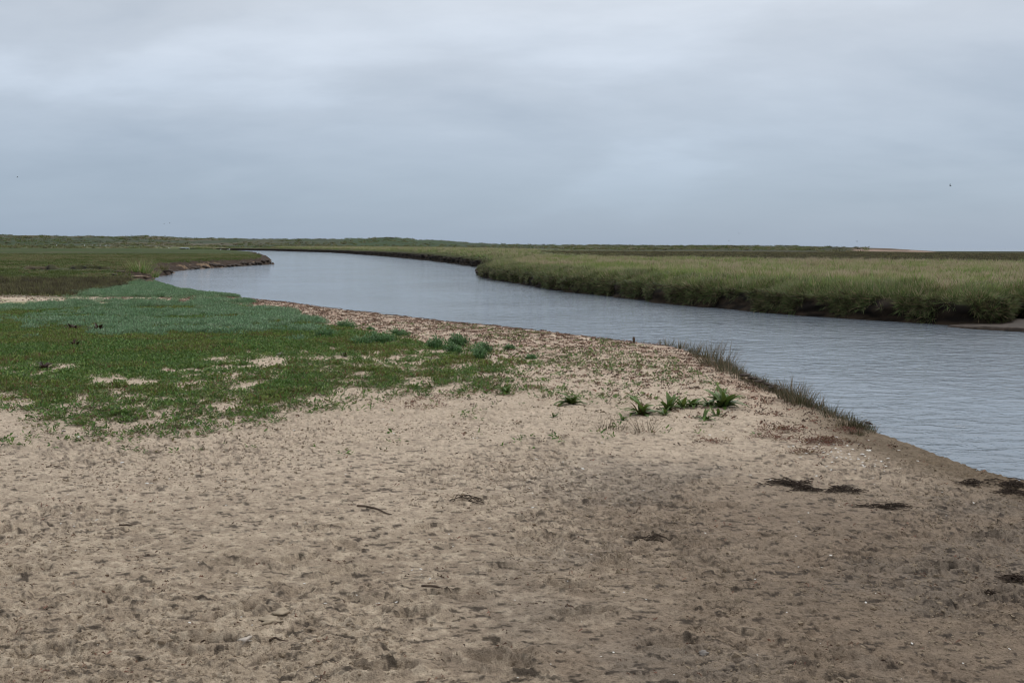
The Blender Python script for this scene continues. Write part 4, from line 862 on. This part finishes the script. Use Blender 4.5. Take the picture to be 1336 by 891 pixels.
rock('sand_clod', 352, 806, 26, .06, 7, 'crust', 'flat slab of crusted sand in front of the square-edged clod', 'clod', 'clods of crusted sand', rough=.55, sink=.5)
rock('stone', 918, 854, 13, .03, 8, 'stone', 'small grey stone in the lower right sand', 'stone')
rock('stump', 827, 445, 3.5, .06, 8, 'wood', 'short dark stump standing on the sand crest', 'stump')
for k, (px, py, w) in enumerate(((972, 489, 12), (981, 493, 10), (991, 497, 12), (1001, 501, 9), (1009, 504, 12), (1019, 508, 8), (1133, 552, 8),)):
    rock('mud_clod', px, py, w*.85, w*.012, w*.35, 'mud', ['dark mud clod breaking off the crest, just right of the tallest grass clump', 'second dark mud clod down the crest from the tallest grass clump', 'third dark mud clod down the crest from the tallest grass clump', 'small dark mud clod midway between the two grass groups', 'wide dark mud clod left of the dense dark grass clump', 'small dark mud clod touching the dense dark grass clump', 'little mud clod on the bare crest right of all the grass', 'little mud clod lowest on the bare crest'][k], 'mud clod', 'mud clods on the crest', 3, k, .55, random.uniform(-.6, .6), .5)
# weed wrack: ragged clumps of flattened strands
def weed(px, py, wpx, hpx, n, label, mat='weed', lx=1.0):
    n = int(n*.9)
    x, y, z = G(px, py); random.seed(int(px+py)); s = F/y; dep = hpx/s*y/CZ*.7; V = []; Fc = []
    for k in range(n):
        cx = random.gauss(0, .30)*wpx/s; cy = random.gauss(0, .22)*dep+.25*dep*math.sin(cx*s/wpx*7+px); an = random.gauss(0, .7); l = random.uniform(.012, .06)*lx; w = random.uniform(.0015, .0055); zz = random.uniform(.004, .035)*math.exp(-(cx/(wpx/s*.4))**2)
        seg = 4; k0 = len(V); gz = float(height(np.array([x+cx]), np.array([y+cy]))[0])-z if k % 5 == 0 else (gz if k else 0)
        for q in range(seg+1):
            t = q/seg-.5; px_ = cx+math.cos(an)*l*t*2; py_ = cy+math.sin(an)*l*t*2+.01*math.sin(q*2.+k); zq = gz+zz*(1-abs(t)*1.4)+.004; V += [(px_, py_-w, zq), (px_, py_, zq+w*.9), (px_, py_+w, zq)]
        for q in range(seg):
            for j in range(2): b = k0+q*3+j; Fc.append((b, b+1, b+4, b+3))
    me = bpy.data.meshes.new('seaweed_clump'); me.from_pydata(V, [], Fc); me.materials.append(M[mat]); o = link(bpy.data.objects.new('seaweed_clump', me)); o.location = (x, y, z); return tag(o, label, 'seaweed', 'clumps of dried dark seaweed')
for a_ in ((1028, 632, 44, 9, 130, 'black clump of dried weed, biggest on the dark sand below the leafy row'), (1052, 640, 36, 6, 60, 'brown tail of dried weed right under the biggest black clump'), (1102, 641, 44, 8, 80, 'brownish dried weed clump right of the biggest black one'), (1155, 662, 52, 7, 60, 'thin curved line of black weed below the slope'),
           (1268, 634, 26, 6, 60, 'small black weed heap left of the dark heap at the right edge'), (1318, 628, 50, 10, 150, 'dark weed heap at the right edge near the water'), (1322, 645, 36, 8, 70, 'loose black strands just under the dark heap at the right edge'), 
           (1296, 776, 26, 8, 40, 'dark weed curl in the lower right sand'), (1325, 757, 30, 6, 40, 'black weed strand at the right edge above the curl'), (612, 656, 44, 8, 70, 'dark scuffed weed heap in the middle of the near sand'),
           (848, 705, 60, 5, 50, 'long low weed line in the near sand right of centre')):
    weed(*a_)
def twig(px, py, lpx, ang, rad, label, bend=.1):
    x, y, z = G(px, py); random.seed(int(px)); l = lpx/F*y/max(.35, abs(math.cos(ang))); V = []; Fc = []; n = 7
    hd = ang
    for k in range(n+1):
        t = k/n; c = Vector(((t-.5)*l*math.cos(hd), (t-.5)*l*math.sin(hd), 0)); c += Vector((0, 0, 0))+Vector((-math.sin(hd), math.cos(hd), 0))*bend*l*math.sin(t*math.pi*1.3+.4)
        gz = float(height(np.array([x+c.x]), np.array([y+c.y]))[0])-z; c.z = max(gz*.5, gz)+rad*.8; rr = rad*(1-.6*t)*random.uniform(.8, 1.2)
        for j in range(6): V.append((c.x+rr*math.cos(j*1.047)*-math.sin(hd), c.y+rr*math.cos(j*1.047)*math.cos(hd), c.z+rr*math.sin(j*1.047)))
    for k in range(n):
        for j in range(6): Fc.append((k*6+j, k*6+(j+1) % 6, k*6+6+(j+1) % 6, k*6+6+j))
    Fc += [tuple(range(5, -1, -1)), tuple(range(n*6, n*6+6))]
    me = bpy.data.meshes.new('twig'); me.from_pydata(V, [], Fc); me.materials.append(M['wood']); o = link(bpy.data.objects.new('twig', me)); o.location = (x, y, z); return tag(o, label, 'twig', 'twigs lying on the sand')
twig(167, 686, 24, .05, .006, 'short straight dark twig on the left sand'); twig(490, 668, 58, -.55, .007, 'longest bent pale twig in the middle of the sand', .12); twig(570, 768, 44, -.35, .006, 'dark bent twig in the lower centre')
twig(364, 833, 28, -.1, .005, 'thin twig right of the whitish lump'); twig(1165, 664, 40, -.3, .006, 'thin dark twig beside the curved weed line'); twig(1080, 862, 26, .2, .004, 'tiny pale twig near the bottom right'); twig(70, 608, 20, .1, .005, 'small pale twig near the left edge of the sand')
# shells
def shell_mesh(v):
    bm = bmesh.new(); n = 9; c = bm.verts.new((0, 0, .30)); rim = []; mid = []
    for k in range(n):
        a2 = math.pi*2*k/n; rr = 1+(.06 if k % 2 else -.04); rim.append(bm.verts.new((rr*math.cos(a2), .78*rr*math.sin(a2)+(.12 if v else 0), 0))); mid.append(bm.verts.new((.62*math.cos(a2), .5*math.sin(a2), .22)))
    for k in range(n): q = (k+1) % n; bm.faces.new((rim[k], rim[q], mid[q], mid[k])); bm.faces.new((mid[k], mid[q], c))
    me = bpy.data.meshes.new('shell'); bm.to_mesh(me); bm.free(); me.materials.append(M['shell']); me.polygons.foreach_set('use_smooth', np.ones(len(me.polygons), bool)); return me
SM = [shell_mesh(0), shell_mesh(1)]
def shell(px, py, w, label, group='shells scattered on the sand'):
    x, y, z = G(px, py); o = link(bpy.data.objects.new('shell', SM[random.randrange(2)])); s = 1.3*w/F*y/2; o.location = (x, y, z+.0012); o.scale = (s, s*random.uniform(.7, 1), s*random.uniform(.7, 1.1)); o.rotation_euler = (random.uniform(-.4, .4), random.uniform(-.4, .4), random.uniform(0, 6)); tag(o, label, 'shell', group)
shell(247, 556, 7, 'white shell piece lying left of a longer white one near the green mat'); shell(258, 554, 11, 'longer white shell piece near the edge of the green mat'); shell(83, 564, 7, 'white shell on the far left sand below the green mat'); shell(102, 571, 6, 'white shell just right and below the far left one'); shell(159, 604, 5, 'small white shell on the left sand under the green mat')
random.seed(21)
spots = [(23, 571), (165, 648), (191, 632), (198, 632), (220, 625), (294, 659), (126, 679), (398, 681), (425, 785), (308, 625), (88, 645), (80, 684), (397, 759), (364, 766), (330, 811), (247, 812), (560, 705), (537, 743), (549, 742), (562, 755), (500, 747), (740, 760), (773, 726), (694, 664), (671, 783), (490, 780), (516, 780), (1038, 702), (1042, 739), (920, 697), (1083, 725), (1130, 788), (1043, 808), (1318, 846), (985, 757), (1055, 669), (1235, 675), (1270, 654), (1173, 586), (1155, 607), (1197, 602), (1176, 608), (1230, 642), (1120, 598), (1078, 611), (1030, 583), (1034, 584), (1092, 572), (926, 568), (944, 562), (875, 575), (515, 567), (545, 541), (500, 536), (510, 540), (840, 640), (760, 610), (700, 600), (640, 690), (450, 620), (980, 620), (1065, 622), (1190, 840), (800, 850)]
for (px, py) in spots: shell(px+random.uniform(-1, 1), py, random.uniform(2.2, 4.2), 'tiny white shell chip lying loose on the bare sand')
for k in range(70):
    px, py = random.gauss(1108, 30), random.gauss(592, 11)
    shell(px, py+(px-1108)*.18, random.uniform(2.0, 4.2), 'tiny white shell in the dense sprinkle of shells on the right slope', 'shells in the sprinkle on the right slope')
for k in range(110):
    px, py = random.uniform(0, 1330), random.uniform(500, 885)
    if py > curve(px, LITC)+30: shell(px, py, random.uniform(1.2, 2.6), 'tiny white shell chip lying loose on the bare sand')
# shell hash strip, stuff
x, y = view_samp(40000, 30, 50, -60, 420, 1); z, s, kd, dx, dy, r, a, px, py = info(x, y)
pr = (1-ss(2.5, 6, np.abs(py-(390+(px-150)*.006))))*(.4+.6*ss(90, 120, px))*ss(.42, .55, fbm(x, y, .9, 3, 451))
i = np.where((rng.random(len(x)) < pr) & (s > .2))[0][:2600]
sp_ = [lump('hs%d' % k, .03, M['mudsand'], .4) for k in range(2)]+[lump('hs8', .022, M['pale'], .4)]
scatter('shell_hash', np.stack([x, y, z+.01], 1)[i], zrot(len(i), .3), .5+.9*rng.random(len(i)), sp_, 'pale strip of broken shells and sand crossing the green growth')

# mud blocks along the spit's front
random.seed(5); k = 0
for px in np.linspace(222, 352, 30):
    py = np.interp(px, (222, 262, 310, 340, 363), (355.5, 350.0, 347.0, 345.2, 343.6))+random.uniform(-.6, .4); wd = random.uniform(4, 8.5)
    x, y = unp(px, py, WL); rock('mud_block', px, py-.4, wd, random.uniform(.6, 1.1), random.uniform(3.0, 5.0), 'mud', 'dark slumped mud block in the row fringing the low spit', 'mud block', 'mud blocks slumped along the spit', 2, k, .3, random.uniform(-.4, .4), .35); k += 1
for (px, py, w, lb) in ((240, 353.5, 14, 'pale sandy ledge at the water, leftmost along the spit'), (262, 350.8, 10, 'pale sandy ledge second along the spit'), (288, 349, 11, 'pale sandy ledge in the middle of the spit'), (300, 348, 9, 'small pale sandy ledge right of the middle one'), (338, 345.7, 12, 'pale sandy ledge near the tip of the spit')):
    rock('sand_ledge', px, py, w, 1.3, 1.8, 'mudsand', lb, 'ledge', 'pale ledges at the foot of the spit', 2, 3, .2, 0, .3)
for (px, py, w, h, m, lb) in ((157, 356, 16, 4, 'mud', 'dark mud block left of the large shaggy tussock'), (170, 362, 14, 4, 'mud', 'dark mud block in front of the tussocks'), (193, 366, 12, 5, 'mud', 'dark mud block at the corner of the inlet'), (178, 362, 30, 4, 'mudsand', 'pale sandy hollow between the mud blocks'), (202, 359, 12, 4, 'mud', 'dark mud block at the water under the large tussock'), (215, 358, 18, 2.5, 'mud', 'flat mud shelf jutting into the water'), (150, 360, 8, 3, 'mud', 'small dark mud block at the left end of the bank')):
    rock('mud_block', px, py, w, .8, h, m, lb, 'mud block', 'mud blocks at the inlet', 2, 4, .3, random.uniform(-.3, .3), .3)
# mud and sand shelf at the far bank on the right
def shelf():
    P = [unp(p, q, WL) for p, q in ((1236, 426.5), (1268, 429.5), (1304, 431.5), (1350, 434), (1420, 440), (1450, 428), (1380, 422), (1330, 420), (1290, 422), (1255, 424.5))]
    bm = bmesh.new(); n = len(P); cx = sum(p[0] for p in P)/n; cy = sum(p[1] for p in P)/n; rings = []
    for (f, z) in ((1.0, WL-.3), (1.0, WL+.03), (.93, WL+.06), (.7, WL+.08), (.3, WL+.09)):
        rings.append([bm.verts.new((cx+(p[0]-cx)*f, cy+(p[1]-cy)*f, z+(.07*ss(1240, 1340, 1228+k*0+(p[0]/p[1]*F+CX0-1228)) if z > WL else 0))) for k, p in enumerate(P)])
    for a_, b_ in zip(rings, rings[1:]):
        for k in range(n): bm.faces.new((a_[k], a_[(k+1) % n], b_[(k+1) % n], b_[k]))
    bm.faces.new(rings[-1]); bmesh.ops.subdivide_edges(bm, edges=bm.edges[:], cuts=2, use_grid_fill=True)
    for v in bm.verts: v.co += Vector((random.gauss(0, .02), random.gauss(0, .02), random.gauss(0, .006)))
    me = bpy.data.meshes.new('mud_shelf'); bm.to_mesh(me); bm.free(); me.materials.append(M['mud']); me.materials.append(M['mud_dry'])
    for f in me.polygons: f.material_index = 1 if f.normal.z > .9 and f.center.z > WL+.2 else 0; f.use_smooth = True
    tag(link(bpy.data.objects.new('mud_shelf', me)), 'low mud shelf with sandy top at the foot of the far bank', kind='structure')
shelf()
# broken stubs at the point of the far bank
random.seed(9)
for k, (px, py) in enumerate(((622, 356), (626, 353), (630, 359), (634, 355), (628, 362), (640, 357), (621, 353.5))):
    rock('bank_stub', px, py, random.uniform(2, 5), .5, random.uniform(3, 6), 'mud', 'broken clump of mud and roots in the water at the point of the far bank', 'mud clump', 'broken clumps at the point of the far bank', 2, k, .3, 0, .3)
# marsh pool far off on the left
sheet('marsh_pool', [(*unp(p, q, .45),) for p, q in ((233, 324.0), (256, 323.9), (256, 322.6), (244, 322.5), (238, 323.0))], .45, M['water'], 'narrow bright pool in the distant marsh')

# ------------------------------------------------------------------ gulls
def loft(rings, mat, name, parent, n=10):
    V = []; Fc = []
    for (c, ry, rz) in rings:
        for k in range(n): a2 = 2*math.pi*k/n; V.append((c[0], c[1]+ry*math.cos(a2), c[2]+rz*math.sin(a2)))
    for k in range(len(rings)-1):
        for j in range(n): Fc.append((k*n+j, k*n+(j+1) % n, (k+1)*n+(j+1) % n, (k+1)*n+j))
    Fc += [tuple(range(n-1, -1, -1)), tuple(range((len(rings)-1)*n, len(rings)*n))]
    me = bpy.data.meshes.new(name); me.from_pydata(V, [], Fc); me.materials.append(M[mat]); me.polygons.foreach_set('use_smooth', np.ones(len(Fc), bool)); return link(bpy.data.objects.new(name, me), parent)
def gull_proto():
    r = link(bpy.data.objects.new('gull', None))
    loft([((-.30, 0, .20), .01, .006), ((-.22, 0, .21), .035, .02), ((-.12, 0, .235), .065, .06), ((0, 0, .25), .08, .085), ((.10, 0, .27), .07, .08), ((.16, 0, .315), .045, .055), ((.185, 0, .36), .038, .042), ((.20, 0, .395), .038, .036), ((.225, 0, .40), .030, .028), ((.245, 0, .395), .012, .012)], 'gull_white', 'body', r)
    for s in (-1, 1):
        loft([((-.36, s*.03, .215), .004, .004), ((-.25, s*.05, .24), .014, .02), ((-.1, s*.073, .27), .016, .05), ((.04, s*.075, .28), .016, .055), ((.10, s*.06, .28), .006, .03)], 'gull_grey', 'wing', r, 8)
        loft([((0, s*.03, 0), .004, .004), ((.004, s*.03, .004), .006, .006), ((.012, s*.03, .18), .006, .006)], 'gull_leg', 'leg', r, 6).scale = (1, 1, 1)
    loft([((.24, 0, .395), .010, .012), ((.275, 0, .39), .006, .008), ((.295, 0, .38), .002, .003)], 'gull_leg', 'beak', r, 6)
    return r
def copy_tree(o, parent=None):
    c = o.copy(); COL.objects.link(c)
    if parent is not None: c.parent = parent
    for ch in [q for q in o.children]: copy_tree(ch, c)
    return c
gp = gull_proto(); first = True
GU = [(338, 333.5, 1.15, .3, 'largest white gull standing on the tip of the low spit', 'gulls standing on the left marsh'), (203, 320.8, 1, 0, 'left gull of the pair farthest back on the marsh', 0), (207, 320.6, 1, .5, 'right gull of the pair farthest back on the marsh', 0), (221, 325.6, 1, 2.8, 'lone gull between the far pair and the pair by the pool', 0),
      (243, 326, .8, 3, 'left gull of the pair just below the bright pool', 0), (247, 326, .8, 0, 'right gull of the pair just below the bright pool', 0), (288, 327.4, .8, 1.4, 'small gull left of the gull on the spit, sitting low', 0), (298.5, 328, 1.1, .2, 'gull second nearest to the spit tip, facing right', 0)]
for (px, py, sc2, rz, lb, g_) in GU:
    o = gp if first else copy_tree(gp); first = False; x, y, z = G(px, py); o.location = (x, y, z+.05); o.rotation_euler = (0, 0, rz); k = sc2*max(1, min(1.5, y/160)); o.scale = (k,)*3; tag(o, lb, 'gull', 'gulls standing on the left marsh')
for (px, py) in ((74, 319.5), (120, 318.4), (126, 318.6), (131, 318.8), (138, 318), (143, 317.8), (110, 317.5)):
    o = copy_tree(gp); x, y, z = G(px, py); o.location = (x, y, z+.2); k = 2.0; o.scale = (k,)*3; o.rotation_euler = (0, 0, random.uniform(0, 6)); tag(o, 'white gull in the loose flock resting far off on the left marsh', 'gull', 'flock of gulls far off on the left marsh')
for (px, py) in ((588, 322.4), (672, 323.4), (679, 323.6), (692, 323.5), (697, 323.6), (702, 323.4), (709, 323.8), (716, 323.6), (735, 324), (748, 324), (782, 323.6)):
    o = copy_tree(gp); x, y, z = G(px, py); o.location = (x, y, z+.25); k = 1.3; o.scale = (k,)*3; o.rotation_euler = (0, 0, random.uniform(0, 6)); tag(o, 'white gull in the flock resting far off on the marsh beyond the river', 'gull', 'flock of gulls beyond the river')
def flyer(px, py, dist, span, mats, up_a, bank, head, label, group='birds in flight'):
    d = ray(px, py); P = d*dist/d[1]; r = link(bpy.data.objects.new('flying_bird', None)); r.location = (P[0], P[1], P[2]+CZ); r.rotation_euler = (bank, 0, head); tag(r, label, 'bird', group); k = span
    loft([((-.24*k, 0, 0), .02*k, .006*k), ((-.1*k, 0, 0), .045*k, .04*k), ((.05*k, 0, 0), .055*k, .05*k), ((.14*k, 0, .01*k), .035*k, .035*k), ((.2*k, 0, .01*k), .025*k, .025*k), ((.24*k, 0, 0), .006*k, .006*k)], mats[0], 'body', r, 8)
    for s in (-1, 1):
        V = []; 
        for (sy, cx, ch, zz) in ((.03, .02, .16, 0), (.25, .05, .13, up_a*.22), (.5, -.05, .03, up_a*.3)):
            V += [(k*(cx+ch/2), k*s*sy, k*zz), (k*cx, k*s*sy, k*(zz+.012)), (k*(cx-ch/2), k*s*sy, k*zz), (k*cx, k*s*sy, k*(zz-.006))]
        Fc = [(a_*4+j, a_*4+(j+1) % 4, a_*4+4+(j+1) % 4, a_*4+4+j) for a_ in range(2) for j in range(4)]+[(8, 9, 10, 11)]
        me = bpy.data.meshes.new('wing'); me.from_pydata(V, [], Fc); me.materials.append(M[mats[1]]); link(bpy.data.objects.new('wing', me), r)
dkm = ('gull_dark', 'gull_dark')
flyer(22.5, 231.5, 230, 1.0, dkm, .4, .3, .2, 'dark bird flying high at the far left of the sky'); flyer(1240, 243, 190, 1.0, dkm, .9, .5, 2.4, 'dark bird flying highest on the right side of the sky')
flyer(964, 305.3, 300, .9, dkm, 1.6, .2, 1.2, 'small dark bird just above the horizon right of centre, upper of two'); flyer(951, 314.8, 330, .9, dkm, 1.6, 0, 1.6, 'small dark bird just above the horizon right of centre, lower of two')
flyer(1118, 315.3, 300, 1.1, ('gull_grey', 'gull_dark'), .6, 0, .3, 'greyish bird hovering over the reddish sand patch'); flyer(811, 316.5, 330, .7, dkm, 1.2, 0, 1.5, 'faint dark speck of a bird over the middle of the horizon')
flyer(214, 292.5, 420, 1.2, ('gull_grey', 'gull_grey'), .5, .3, .1, 'left gull of the pale pair flying above the left dunes'); flyer(221.5, 291.5, 420, 1.1, ('gull_grey', 'gull_grey'), .7, -.3, .2, 'right gull of the pale pair flying above the left dunes')
for o in list(bpy.data.objects):
    if o.name not in COL.objects and not o.users_collection: bpy.data.objects.remove(o)
print('objects', len(COL.objects))
